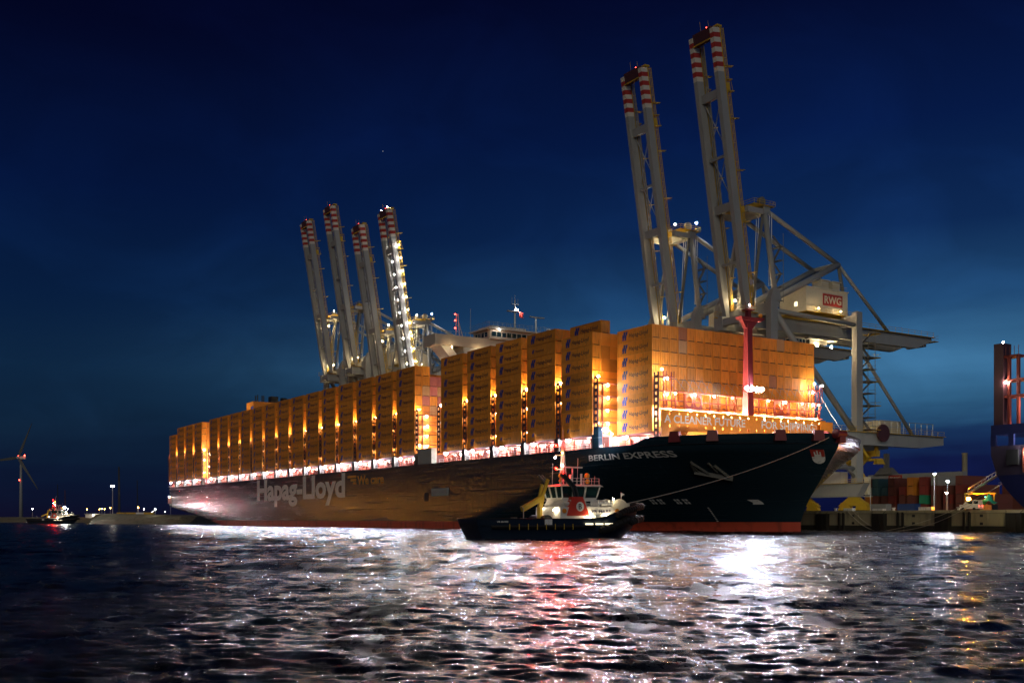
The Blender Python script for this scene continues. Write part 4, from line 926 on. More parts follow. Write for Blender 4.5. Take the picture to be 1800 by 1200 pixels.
    T.add('boom_tip_rail', mb, M['yellow'])
    T.add('aviation_lamp', bulb(B(-1.2, 74.0, 0), .16), M['l_red'])
    mb = MB()
    for s in (55.5, 26.0): seg(mb, 0, s, s+2.2, 3.2, -.4, .9)
    for s in (12.0, 40.0): seg(mb, 0, s, s+.7, 3.2, -.3, .3)
    T.each('boom_cross_beam', mb, C)
    mb = MB()
    for u, o in ((-2.2, .9), (-1.6, .9), (1.7, .7), (2.3, .7), (.2, -.3)): mb.tube(B(u, 1, o), B(u, 70, o), .12, 4)
    T.each('boom_cable', mb, M['crane_d'])
    mb = MB()
    for s0, s1 in ((28.5, 42), (42, 55.3)): mb.tube(B(-3.1, s0, .4), B(3.1, s1, .4), .14, 5); mb.tube(B(3.1, s0, .4), B(-3.1, s1, .4), .14, 5)
    T.each('boom_bracing', mb, M['steel'])
    if apex_lamp:
        T.add('apex_floodlight', bulb(P(-4.8, 70.8, 90.0), .3), M['l_flood']); T.add('apex_floodlight', bulb(P(-2, 65, 89.4), .24), M['l_warm']); T.add('apex_floodlight', bulb(P(2.5, 64.2, 82.6), .3), M['l_warm'])
    for u in (-2.4, 2.4): T.add('girder_lamp', bulb(P(u, 64.6, 62.6), .22), M['l_warm'])
    if boom_lamps:
        for u, o in ((-5.75, 1.5), (2.3, 1.5)):
            for k in range(11): T.add('boom_lamp', bulb(B(u, 4+k*5.4, o), .17), M['l_white'])
        for u in (-3, 3): T.add('boom_lamp', bulb(B(u, 74.3, 0), .2), M['l_white'])
    for w in (112, 128): T.add('platform_lamp', bulb((tc-6, w, 26.2), .07), M['l_warm'])
    return T
make_crane(34.0, 0, 'grey gantry crane nearest the ship bow, its red-lettered machinery house in full view', apex_lamp=False, spreader=True)
make_crane(63.6, 0, 'grey gantry crane second from the ship bow, floodlight on its apex')
make_crane(229.6, 0, 'brightly lit gantry crane with lamps strung along its raised boom', boom_lamps=True)
make_crane(257.0, 0, 'pale gantry crane next aft of the brightly lit crane', sign=False)
make_crane(289.6, 16.3, 'taller gantry crane second from the ship stern, unlit apex', apex_lamp=False, sign=False)
make_crane(319.0, 16.3, 'taller gantry crane nearest the ship stern, floodlight on apex', sign=False)

# ================================================================== tugs
def make_tug(loc, rz, label, far=False):
    fr = Frame((loc[0], loc[1], 0), rad(rz)); T = Thing('tugboat', label, 'tugboat', (0, 0, 0), fr)
    LT = 27.0
    def b_of(x): return interp(x, [0, .6, 2, 5, 17, 21, 24, 26, 26.8, 27], [3.4, 4.3, 4.9, 5.2, 5.2, 4.7, 3.6, 2.2, .9, 0])
    def top(x): return interp(x, [0, 16.5, 19, 22, 25, 27], [2.8, 2.75, 3.1, 4.2, 4.8, 5.0])
    xs = [0, .3, .8, 1.6, 3, 5, 8, 11, 14, 17, 19, 20.5, 22, 23.2, 24.4, 25.3, 26.1, 26.6, 26.9, 27]
    rs_, rp_ = [], []
    for lv in (-.8, 0, .7, 1.5, 9):
        a, c = [], []
        for x in xs:
            z = top(x) if lv == 9 else lv; k = min(max(z, 0)/2.4, 1); rake = .75*(1-k)
            xx = 1.0*rake*(1-x/27)*1.6 + x*(1-.115*(1-k)*x/27); hb = b_of(x)*(.80+.20*k)
            a.append((xx, -hb, z)); c.append((xx, hb, z))
        rs_.append(a); rp_.append(c)
    mb = MB().grid(rs_); mb.grid([list(reversed(r)) for r in rp_]); mb.grid([[c[0], a[0]] for a, c in zip(rs_, rp_)])
    hl = T.add('hull', mb, M['tughull'], smooth=True)
    T.add('deck', MB().grid([[(x*.99+.1, -b_of(x)*.97, min(top(x)-.9, 2.9)) for x in xs], [(x*.99+.1, b_of(x)*.97, min(top(x)-.9, 2.9)) for x in xs]]), M['dark'])
    mb = MB()
    for s_ in (-1, 1):
        pts = [(x, s_*(b_of(x)+.06), 1.75) for x in xs if 1 < x < 18]; mb.path(pts, .24, 6)
        pts = [(x, s_*(b_of(x)+.0), top(x)+.03) for x in xs if x < 22]; mb.path(pts, .07, 5)
    T.add('rubbing_strake', mb, M['rubber'], hl)['kind'] = 'stuff'
    if not far:
        mb = MB()
        for k in range(8): x = 4+k*1.35; mb.tube((x, -b_of(x)-.30, 1.35), (x, -b_of(x)-.30, 2.15), .05, 5)
        T.add('strake_lashing', mb, M['yellow'], hl)
        T.add('stern_lettering', text_mb('VR MARS', lambda u, v: (2.3+1.6*u, -b_of(2.3+1.6*u)-.05, 2.3+.24*v), .03), M['letter_white'], hl)
    for off, zf, x0 in ((.35, 0.0, 20.4), (.25, -1.75, 17.6)):
        mb = MB(); pts = []
        for x in [x0+i*(26.9-x0)/40 for i in range(41)]: pts.append((x+.25, -b_of(x)-off*.6, top(x)-.35+zf*(.75 if x < 23 else 1)))
        pts += [(p[0], -p[1], p[2]) for p in reversed(pts)]
        for i in range(0, len(pts)-1):
            mb.tube(pts[i], pts[i+1], .52 if i % 3 else .40, 8)
        T.add('bow_fender', mb, M['rubber'], hl)
    for x in (15.6, 17.2, 18.8): T.add('freeing_port_glow', MB().box((x, -b_of(x)-.05, 1.98), (x+1.15, -b_of(x)+.1, 2.2)), M['l_win_port'], hl)  # panels glow in place of the lamplit deck behind the ports
    T.add('hull_door', MB().box((9.3, -5.26, 2.0), (10.4, -5.15, 2.75)), M['letter_white'], hl)
    # houses
    h1 = T.add('deckhouse', MB().hexa([(12.4, -3.9, 1.9), (22.6, -3.6, 1.9), (22.6, 3.6, 1.9), (12.4, 3.9, 1.9), (12.4, -3.7, 4.45), (20.9, -3.3, 4.45), (20.9, 3.3, 4.45), (12.4, 3.7, 4.45)]), M['white'])
    h2 = T.add('upper_house', MB().hexa([(13.2, -3.0, 4.45), (19.2, -2.9, 4.45), (19.2, 2.9, 4.45), (13.2, 3.0, 4.45), (13.6, -2.6, 5.5), (18.9, -2.5, 5.5), (18.9, 2.5, 5.5), (13.6, 2.6, 5.5)]), M['white'])
    wh_ = T.add('wheelhouse', MB().box((13.4, -2.5, 5.5), (18.8, 2.5, 5.75)).hexa([(12.7, -3.1, 7.3), (19.6, -3.1, 7.3), (19.6, 3.1, 7.3), (12.7, 3.1, 7.3), (13.0, -2.8, 7.6), (19.2, -2.8, 7.6), (19.2, 2.8, 7.6), (13.0, 2.8, 7.6)]), M['white'])
    def wp(x, y, z): k = (z-5.75)/1.55; cx_ = 16.1; return (cx_+(x-cx_)*(1+.13*k), y*(1+.14*k), z)
    for s_ in (-1, 1):
        for a, c in ((13.5, 14.8), (15.2, 16.6), (17.0, 18.7)):
            T.add('window', MB()._add([wp(a, s_*2.5, 5.75), wp(c, s_*2.5, 5.75), wp(c, s_*2.5, 7.3), wp(a, s_*2.5, 7.3)], [(0, 1, 2, 3)]), M['glass'], wh_)
    for x in (13.45, 18.75):
        for a, c in ((-2.4, -1.0), (-.7, .7), (1.0, 2.4)): T.add('window', MB()._add([wp(x, a, 5.75), wp(x, c, 5.75), wp(x, c, 7.3), wp(x, a, 7.3)], [(0, 1, 2, 3)]), M['glass'], wh_)
    mb = MB()
    for s_ in (-1, 1):
        for x in (13.4, 15.0, 16.8, 18.8): mb.tube(wp(x, s_*2.52, 5.7), wp(x, s_*2.52, 7.35), .11, 5)
    for y in (-.85, .85):
        for x in (13.42, 18.78): mb.tube(wp(x, y, 5.7), wp(x, y, 7.35), .11, 5)
    T.add('window_post', mb, M['white'], wh_)
    for x in (17.5, 18.9): T.add('porthole', MB().box((x, -3.83, 2.7), (x+.4, -3.7, 3.3)), M['l_win_port'], h1)
    T.add('porthole', MB().box((17.0, -2.92, 4.7), (17.6, -2.72, 5.25)), M['glass'], h2)
    if not far: T.add('name_lettering', text_mb('VR MARS', lambda u, v: (17.3+3.3*u, -3.62+.22*(u), 3.62+.42*v), .03), M['letter_dark'], h1)
    mb = MB()
    for s_ in (-1, 1):
        for k in range(9): mb.tube((13+k*1.1, s_*3.6, 4.45), (13+k*1.1, s_*3.6, 5.4), .035, 4)
        for z in (4.9, 5.4): mb.beam((12.6, s_*3.6, z), (22, s_*3.4, z), .05, .05)
    T.add('boat_deck_rail', mb, M['letter_white'], h1)
    mb = MB()
    for k in range(12): mb.box((19.4+k*.32, -2.6+.13*k, 4.45), (19.62+k*.32, 1.6, 5.15+.12*(k % 3)))
    T.add('fender_bags', mb, M['white'], h1)['kind'] = 'stuff'
    # funnels
    for s_ in (-1, 1):
        y0, y1 = (s_*3.95, s_*2.75)
        fnl = T.add('funnel', MB().hexa([(13.4, y0, 3.25), (16.9, y0, 3.25), (16.9, y1, 3.25), (13.4, y1, 3.25), (14.3, y0*.97, 5.85), (15.9, y0*.97, 5.85), (15.9, y1, 5.85), (14.3, y1, 5.85)]), M['tugred'])
        n = 18; T.add('funnel_emblem', MB()._add([(15.4+.62*math.cos(2*math.pi*i/n), y0*.985+s_*.06, 4.5+.66*math.sin(2*math.pi*i/n)) for i in range(n)], [tuple(range(n))]), M['letter_white'], fnl)
        if s_ < 0 and not far: T.add('funnel_letter', text_mb('B', lambda u, v: (15.15+.5*u, y0*.985-.10, 4.12+.76*v), .02), M['letter_dark'], fnl)
        mb = MB()
        for dx in (0, .5): mb.path([(14.9+dx, (y0+y1)/2, 5.8), (14.5+dx, (y0+y1)/2, 7.2), (12.6+dx, (y0+y1)/2, 9.0)], .2, 8)
        T.add('exhaust_pipe', mb, M['dark'], fnl)
    # deck crane and gear
    mb = MB(); mb.tube((10.6, -1.0, 1.9), (10.6, -1.0, 4.4), .4, 10); mb.beam((10.7, -1.0, 5.6), (7.6, -1.6, 4.1), .55, .7); mb.beam((10.6, -1.0, 4.0), (11.0, -1.0, 6.0), .5, .6); mb.beam((10.9, -1.0, 5.6), (11.9, -1.0, 8.3), .35, .4); mb.beam((10.5, -1.0, 5.6), (11.0, -1.0, 7.6), .3, .35)
    T.add('deck_crane', mb, M['yellow'])
    mb = MB(); mb.tube((11.2, -2.4, 2.6), (11.2, 2.4, 2.6), .75, 12); mb.box((9.8, -2.2, 1.9), (12.2, 2.2, 2.5)); mb.box((8.8, -1.4, 1.9), (9.5, -.6, 2.9)); T.add('towing_winch', mb, M['dark'])
    mb = MB(); mb.tube((6.4, -4.6, 2), (6.4, -4.6, 4.2), .06, 5); mb.tube((6.4, -4.6, 4.2), (6.0, -4.6, 4.5), .06, 5); T.add('deck_post', mb, M['steel'])
    mb = MB(); mb.tube((22.9, -1.7, 4.2), (22.9, 1.7, 4.2), 1.05, 14); mb.tube((22.9, -1.7, 4.2), (22.9, -1.95, 4.2), 1.45, 16); mb.tube((22.9, 1.7, 4.2), (22.9, 1.95, 4.2), 1.45, 16); mb.box((23.4, -1.6, 2.9), (24.8, 1.6, 5.0)); T.add('bow_winch', mb, M['house'])
    mb = MB(); mb.tube((23.6, -1.2, 5.0), (23.6, -1.2, 6.6), .05, 4); mb._add([(23.6, -1.2, 6.6), (24.2, -1.2, 6.3), (23.6, -1.2, 6.0)], [(0, 1, 2)]); T.add('jack_staff', mb, M['letter_white'])
    for x, y in ((13.9, -3.1), (19.6, -3.0), (20.6, -2.9)): T.add('life_raft', MB().tube((x-.45, y, 4.85), (x+.45, y, 4.85), .32, 10), M['letter_white'], h1)
    mb = MB()
    for x, y, h in ((14.0, 1.8, 3.2), (15.9, 2.2, 2.4), (17.9, 1.5, 4.0), (18.6, -2.2, 1.3), (13.3, -2.4, 1.6), (16.8, -2.3, 1.1)): mb.tube((x, y, 7.5), (x+.1, y, 7.5+h), .045, 4)
    T.each('aerial', mb, M['steel'])
    mb = MB()
    for z in (8.05, 8.45): mb.beam((13.1, -2.7, z), (19.1, -2.7, z), .05, .05)
    for k in range(6): mb.tube((13.1+k*1.2, -2.7, 7.6), (13.1+k*1.2, -2.7, 8.45), .035, 4)
    T.add('roof_rail', mb, M['letter_white'], wh_)
    for x in (13.0, 21.4): T.add('lifebuoy', MB().tube((x, -3.78, 3.9), (x, -3.88, 3.9), .33, 10), M['orange_plain'], h1)
    mb = MB()
    for k in range(7): mb.box((5.2+k*.62, -3.2+.5*math.sin(k*2.1), 1.8), (5.2+k*.62+.5, -2.2+.5*math.sin(k*2.1), 2.5+.5*math.sin(k*1.7)**2))
    T.add('deck_gear', mb, M['crane_d'])['kind'] = 'stuff'
    # mast
    mb = MB(); mb.tube((14.6, -.5, 7.6), (14.75, -.1, 13.6), .12, 5); mb.tube((14.6, .5, 7.6), (14.75, .1, 13.6), .12, 5); mb.tube((15.4, 0, 7.6), (14.85, 0, 13.6), .12, 5)
    for z in (8.6, 9.6, 10.6, 11.6, 12.6): mb.beam((14.6, -.45, z), (14.7, .45, z), .08, .08); mb.beam((14.6, 0, z), (15.2-(z-8)*.08, 0, z), .08, .08)
    mb.box((13.6, -.06, 11.7), (14.7, .06, 11.85)); mb.box((13.6, -.06, 9.7), (14.7, .06, 9.85)); mb.box((13.6, -.06, 12.9), (14.7, .06, 13.0)); mb.tube((14.8, 0, 13.6), (14.8, 0, 15.4), .05, 4)
    ms = T.add('mast', mb, M['steel'])
    mb = MB(); mb.tube((16.3, 0, 7.6), (16.3, 0, 10.0), .12, 6); mb.box((15.0, -.1, 10.0), (17.9, .1, 10.2)); mb.tube((15.4, -1.2, 7.6), (15.4, -1.2, 9.0), .28, 8); mb.tube((17.4, -.6, 7.6), (17.4, -.6, 9.2), .18, 6); T.add('radar_post', mb, M['letter_white'])
    mb = MB(); mb.sphere((18.2, -.8, 8.9), .42, 8, 6); mb.sphere((18.3, -.8, 8.1), .36, 8, 6); mb.sphere((13.7, -1.4, 8.8), .36, 8, 6); mb.sphere((13.7, -1.4, 8.1), .3, 8, 6); T.each('searchlight_housing', mb, M['yellow'], smooth=True)
    for z in (13.1, 9.9): beam_lamp(T, (13.5, -.3, z), (.2, -1, -.1), .15, ms, 'l_tugred')
    for p, m_, r in (((14.5, -.35, 12.1), 'l_sodium', .15), ((13.5, -.1, 11.4), 'l_tug', .13), ((14.5, -.35, 10.3), 'l_tug', .13)): T.add('navigation_lamp', bulb(p, r), M[m_], ms)
    for p, m_, r in (((17.0, -4.15, 3.1), 'l_tug', .14), ((19.9, -4.0, 3.1), 'l_tug', .12), ((12.0, -2.6, 4.0), 'l_tug', .10), ((12.1, 2.4, 4.3), 'l_tug', .14), ((21.6, -2.4, 5.6), 'l_tug', .10)): T.add('deck_light', bulb(p, r), M[m_])
    if far:
        beam_lamp(T, (20.0, -1.4, 9.0), (.6, -.8, -.05), .55, None, 'l_search'); T.add('deck_light', bulb((21.0, -2, 6.5), .2), M['l_white'])
    return T
M['l_search'] = emis('searchlight', (.92, .97, 1.0), 1500)
TUGX, TUGY, TUGR = -6.2, 145.5, 25.0
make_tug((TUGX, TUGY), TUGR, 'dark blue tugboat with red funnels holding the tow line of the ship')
make_tug((-266, 590), 4.0, 'small distant tugboat with bright searchlight off the sandy shore', far=True)
_a = Frame((TUGX, TUGY, 0), rad(TUGR)).world((24.6, 0, 4.9)); _b = SHIP.world((-29.0, 27.6, 19.4))
rope('tow_line', 'long pale tow line from the tug bow up to the ship stem', _a, _b, 1.2, .075, 24, WORLD)

# ================================================================== moored ship at the right edge
ms_ = Thing('moored_ship', 'stern of a blue ship with rust red lashing tower moored ahead', 'ship', (-64, 45, 0))
def stern_t(z): return interp(z, [-1, 1, 2.4, 4.9, 7.5, 10.5], [-73.5, -70.7, -69.6, -67.5, -65.6, -64.4])
def stern_w(t, z): return 29 + 7*max(0, 1-(stern_t(z)-t)/16)**2*max(0, 1-z/14)
for nm, lv, m_ in (('lower_hull', (-1.5, 0, 1, 2.4, 4, 6, 8, 10.5), 'blueship'), ('upper_hull', (10.5, 12, 14, 15.6), 'purplish'), ('top_strake', (17.6, 18.4, 19.3), 'blueship')):
    mb = MB(); rows, rows2 = [], []
    for z in lv:
        ts_ = [stern_t(z)-k for k in (0, .6, 1.5, 3, 5, 8, 12, 18, 40, 120)]
        rows.append([(t, stern_w(t, z), z) for t in ts_]); rows2.append([(t, 90-stern_w(t, z), z) for t in ts_])
    mb.grid(rows); mb.grid(rows2); mb.grid([[a[0], b[0]] for a, b in zip(rows, rows2)])
    ms_.add(nm, mb, M[m_], smooth=True)
ms_.add('mooring_deck', MB().box((-180, 29.2, 15.3), (-64.6, 60.8, 15.6)).box((-180, 34, 15.6), (-69, 34.4, 17.6)), M['deckred'])
mb = MB()
for t in (-64.8, -68.2, -72.2, -78, -85, -92): mb.box((t-.5, 29.05, 15.6), (t+.5, 29.5, 17.6))
ms_.each('strake_pillar', mb, M['blueship'])
ms_.add('hull_opening', MB().box((-67.5, 28.75, 12.2), (-69.7, 29.2, 14.8)), M['dark'])
op = ms_.add('hull_opening', MB().box((-70.6, 28.7, 10.8), (-80, 29.3, 15.0)), M['deckred'])
q = MB(); q.box((-64.9, 29.1, 19.3), (-66.7, 31.5, 33.6)); tw = ms_.add('lashing_tower', q, M['lashdark'])
q = MB()
for t in (-67.6, -69.3, -74.2): q.box((t-.22, 29.3, 19.3), (t+.22, 29.8, 31.4 if t > -72 else 27))
for z, t1 in ((31.2, -69.4), (27.0, -90), (24.2, -90)): q.box((-66.7, 29.3, z-.25), (t1, 31.2, z+.2))
q.beam((-71, 29.5, 19.4), (-78, 29.5, 26.6), .5, .5); q.box((-74, 29.6, 27.2), (-74.8, 30.4, 30)); 
for k in range(4): q.tube((-67+k*-.8, 29.4, 31.4), (-67+k*-.8, 29.4, 32.9), .06, 4)
ms_.add('lashing_frame', q, M['lashing'])
q = MB().tube((-64.0, 44, 19.3), (-64.0, 44, 21.5), .12, 6); lp = ms_.add('lamp_bracket', q, M['steel']); beam_lamp(ms_, (-63.6, 44, 21.5), (1, .8, -.5), .45, lp, 'l_quay')
for p in ((-67.2, 29.0, 26.6), (-71.4, 29.0, 22.6), (-70.9, 29.5, 17.2), (-71.4, 28.3, 14.2), (-66.2, 29.9, 33.9)): ms_.add('deck_lamp', bulb(p, .16), M['l_white'])

# ================================================================== terminal behind the quay
M.update(yd_red=mat('yard_red', (.30, .05, .035), .6, rnd=.15, streak=True), yd_rust=mat('yard_rust', (.20, .06, .04), .6, rnd=.15, streak=True), yd_teal=mat('yard_teal', (.04, .12, .15), .6, rnd=.1),
         yd_green=mat('yard_green', (.03, .34, .17), .6), yd_grey=mat('yard_grey', (.34, .34, .31), .6), yd_blue=mat('yard_blue', (.03, .07, .22), .6), yd_purple=mat('yard_purple', (.22, .06, .16), .6))
NAMES = dict(yd_red='red', yd_rust='rust brown', yd_teal='dark teal', yd_green='green', yd_grey='pale grey', yd_blue='dark blue', yd_purple='purple', orange='orange')
yard = [(60.5, ['yd_purple', 'orange', 'yd_grey', 'yd_rust']), (57.4, ['yd_rust', 'yd_rust', 'yd_teal', 'yd_teal']), (53.8, ['yd_red', 'yd_rust', 'yd_teal']), (52.6-1.6, ['yd_rust', 'yd_red', 'yd_rust', 'yd_rust']),
        (46.8, ['yd_rust', 'yd_rust', 'yd_red']), (43.6, ['yd_rust', 'yd_rust', 'orange', 'orange']), (39.0, ['yd_red', 'yd_green', 'yd_red', 'yd_red']), (34.6, ['yd_rust', 'yd_rust', 'yd_rust', 'yd_grey']), (30.2, ['yd_rust', 'yd_red', 'yd_rust']),
        (25.8, ['yd_rust', 'yd_rust', 'yd_red', 'yd_rust']), (21.4, ['yd_red', 'yd_rust', 'yd_rust']), (17.0, ['yd_rust', 'yd_rust'])]
for ci, (t, cols) in enumerate(yard):
    for k, cn_ in enumerate(cols):
        o = bpy.data.objects.new('yard_container', ME_C); COL.objects.link(o)
        o.location = SHIP.world((t+1.25, 156, ZQ+.02+k*2.9)); o.rotation_euler = (0, 0, SHIP.rz+rad(90))
        o.material_slots[0].link = 'OBJECT'; o.material_slots[0].material = M[cn_]
        o['label'] = '%s container in the quayside yard, %s column from the gantry crane, %s up' % (NAMES[cn_], ORD[ci+1], ORD[k+1]); o['category'] = 'container'; o['group'] = 'containers in the yard behind the quay'
for t, w, m_, lb in ((45, 118, 'yd_grey', 'low pale grey site container on the quay apron'), (36.5, 120, 'yd_blue', 'low dark blue site container on the quay apron')):
    o = bpy.data.objects.new('site_container', ME_C); COL.objects.link(o); o.location = SHIP.world((t-14, w, ZQ+.02)); o.rotation_euler = (0, 0, SHIP.rz); o.scale = (.5, 1, .9)
    o.material_slots[0].link = 'OBJECT'; o.material_slots[0].material = M[m_]; o['label'] = lb; o['category'] = 'container'
yc = Thing('yard_crane', 'pale yard stacking crane with red lettered sign above the container stacks', 'crane', (68, 180, ZQ))
yc.add('girder', MB().box((46, 179, 16.9), (85.5, 181, 18.9)), M['crane'])
for t in (47, 84.5): yc.add('leg', MB().box((t-.7, 178.5, ZQ), (t+.7, 181.5, 16.9)), M['crane'])
yc.add('trolley', MB().hexa([(74, 178, 18.9), (82, 178, 18.9), (82, 182, 18.9), (74, 182, 18.9), (76, 179, 21.4), (80, 179, 21.4), (80, 181, 21.4), (76, 181, 21.4)]).box((77.2, 179.4, 21.4), (78.9, 180.6, 26.5)), M['crane_d'])
sb = yc.add('sign_board', MB().box((70.5, 178.8, 16.2), (76.2, 179.0, 18.5)), M['bandred']); yc.add('sign_lettering', text_mb('RWG', lambda a, b: (75.6-4.6*a, 178.76, 16.7+1.3*b), .03), M['house'], sb)
bd = Thing('warehouse', 'long low pale-roofed warehouse behind the yard containers', 'building', (30, 200, ZQ))
bd.add('wall', MB().box((0, 198, ZQ), (44, 225, 15.2)), M['yd_rust']); bd.add('roof', MB().hexa([(-1, 197, 15.2), (45, 197, 15.2), (45, 226, 15.2), (-1, 226, 15.2), (-1, 206, 17.8), (45, 206, 17.8), (45, 217, 17.8), (-1, 217, 17.8)]), M['crane'])
single('chimney', 'slender pale chimney rising above the warehouse', 'chimney', MB().tube((53, 190, ZQ), (53, 190, 25.5), .9, 10).tube((53, 190, 25.5), (53, 190, 25.8), 1.05, 10), M['concrete'], (53, 190, ZQ), smooth=False)
def lamp_post(frame, p, h, label, m_='l_white', r=.35, arm=.8, group='lamp posts', tr=.13, flood=False):
    T = Thing('lamp_post', label, 'lamp post', p, frame, group)
    T.add('pole', MB().tube(p, (p[0], p[1], p[2]+h), tr*1.4, 6, r2=tr), M['steel']); T.add('lamp_head', MB().box((p[0]-arm*.7, p[1]-arm*.35, p[2]+h), (p[0]+arm*.7, p[1]+arm*.35, p[2]+h+.25)), M['dark'])
    T.add('lamp', bulb((p[0], p[1], p[2]+h-r*.3 if r > .3 else p[2]+h-.1), r, 8, 5), M[m_])
    if flood: beam_lamp(T, (p[0]-.5, p[1]-.4, p[2]+h-.15), (-1, -.4, -.15), .19)
    return T
M['l_sod_big'] = emis('sodium_big', (1.0, .38, .04), 1250)
M['l_sod_far'] = emis('sodium_far', (1.0, .42, .07), 110)
lamp_post(SHIP, (-11.7, 85, ZQ), 9.4, 'taller lit lamp post on the quay apron', 'l_post', .22, group='lamp posts on the quay', flood=True)
lamp_post(SHIP, (-15.4, 85, ZQ), 7.4, 'shorter whiter lit lamp post on the quay apron', 'l_flood', .22, group='lamp posts on the quay', flood=True)
single('marker_pole', 'slim pale pole standing on the quay before the yard', 'pole', MB().tube((-8, 66, ZQ), (-8, 66, 9.8), .08, 6), M['letter_white'], (-8, 66, ZQ))
# gangway gear below the moored ship
T = Thing('work_frame', 'yellow work frame with orange lamp on the quay', 'frame', (-31, 72, ZQ))
T.add('frame', MB().tube((-29.4, 72, ZQ), (-29.4, 72, 8.4), .14, 6).tube((-36.5, 72, ZQ), (-36.5, 72, 8.4), .14, 6).beam((-29.2, 72, 8.4), (-37, 72, 8.4), .3, .35), M['yellow'])
beam_lamp(T, (-30.6, 71.4, 7.3), (-.8, -1, -.08), .34, None, 'l_work')
T = Thing('covered_cargo', 'bright green sheet over cargo on the quay under the moored ship', 'cargo', (-36, 70, ZQ))
rows = []
for i in range(9):
    u = i/8; rows.append([(-34.2-u*3.4, 69.5+v*2.5, ZQ+1.2+(2.2*math.sin(math.pi*min(max(.1+.8*u, 0), 1))+.4*math.sin(9*u+5*v))*(1-.5*abs(2*v-1))) for v in [k/6 for k in range(7)]])
T.add('sheet', MB().grid(rows), M['green'], smooth=True); T.add('pallet', MB().box((-34.3, 69.6, ZQ), (-37.5, 71.9, ZQ+1.3)), M['dark']); T.add('work_lamp', bulb((-36.4, 68.9, 7.6), .10), M['l_green'])
T = Thing('gangway', 'pale aluminium gangway sloping up to the moored ship', 'gangway', (-34, 67, 8))
q = MB()
for dz_ in (0, .8): q.beam((-33.5, 67, 8.6+dz_), (-46, 62, 13.2+dz_), .12, .12)
for k in range(12): u = k/11; q.tube((-33.5-12.5*u, 67-5*u, 8.6+4.6*u), (-33.5-12.5*u, 67-5*u, 9.4+4.6*u), .05, 4)
T.add('rails', q, M['steel']); T.add('treads', MB().beam((-33.5, 67.4, 8.5), (-46, 62.4, 13.1), .8, .1), M['steel'])
T = Thing('service_van', 'small white van with red tail lamps parked on the quay', 'van', (-34.5, 66.5, ZQ))
T.add('body', MB().hexa([(-32.3, 65.6, 5.0), (-37, 65.6, 5.0), (-37, 67.4, 5.0), (-32.3, 67.4, 5.0), (-32.3, 65.7, 5.9), (-37, 65.7, 5.9), (-37, 67.3, 5.9), (-32.3, 67.3, 5.9)]).hexa([(-33.2, 65.7, 5.9), (-37, 65.7, 5.9), (-37, 67.3, 5.9), (-33.2, 67.3, 5.9), (-34, 65.9, 6.9), (-36.9, 65.9, 6.9), (-36.9, 67.1, 6.9), (-34, 67.1, 6.9)]), M['white'])
for t in (-33.3, -36): 
    for w in (65.6, 67.2): T.add('wheel', MB().tube((t, w-.1, 4.95), (t, w+.12, 4.95), .34, 12), M['rubber'])
for w in (65.8, 67.0): T.add('tail_lamp', bulb((-37.08, w, 5.6), .09), M['l_red'])
for p in (-34.4, -35.8): T.add('window', MB().box((p, 65.72, 6.1), (p-1.0, 65.84, 6.7)), M['glass'])
for i, (t, w, l, h) in enumerate(((-26, 64.5, 3.4, .9), (-13, 64.2, 3.0, .6), (-4, 64.2, 2.6, .8))):
    single('equipment_crate', ('long white', 'flat white', 'small white')[i]+' crate lying near the quay edge', 'crate', MB().box((t, w, ZQ+.15), (t+l, w+1.2, ZQ+h)).box((t+.2, w+.1, ZQ), (t+.5, w+1.1, ZQ+.15)).box((t+l-.5, w+.1, ZQ), (t+l-.2, w+1.1, ZQ+.15)), M['letter_white'], (t, w, ZQ), group='crates on the quay edge')
lamp_post(SHIP, (-26, 70, ZQ), 4.2, 'low white lamp post beside the long white crate', 'l_white', .2, group='lamp posts on the quay')

# ================================================================== far shore at the left
def shore_h(x, y):
    return 4.2*min(1, max(0, (y-shore_y(x))/16)) - 1.0
def shore_y(x): return interp(x, [-3000, -560, -418, -400, -300, -262, -235, -205, -176, -168, 3000], [340, 345, 360, 790, 800, 690, 590, 574, 570, 700, 900])
xs = list(np.linspace(-3000, -620, 12)) + list(np.linspace(-600, -150, 90)) + list(np.linspace(-120, 3000, 12))
mb = MB(); rows = []; rnd = random.Random(2)
for d in (-6, 0, 3, 6, 9, 12, 16, 24, 60, 300, 1500, 6000):
    rows.append([(x, shore_y(x)+d+(rnd.uniform(-1.4, 1.4) if 0 < d < 30 else 0), -1.2+(5.2+1.6*max(0, 1-abs(x+222)/50))*min(1, max(0, (d+6)/22))+(rnd.uniform(-.28, .28) if 0 < d < 30 else 0)) for x in xs])
mb.grid(rows); single('shore', 'low dark far shore with a pale sand bank', None, mb, M['sand'], (-200, 600, 0), WORLD, kind='structure', smooth=False)
def far(px, Y): return (px-900)/1886.6*Y
Yf = 800
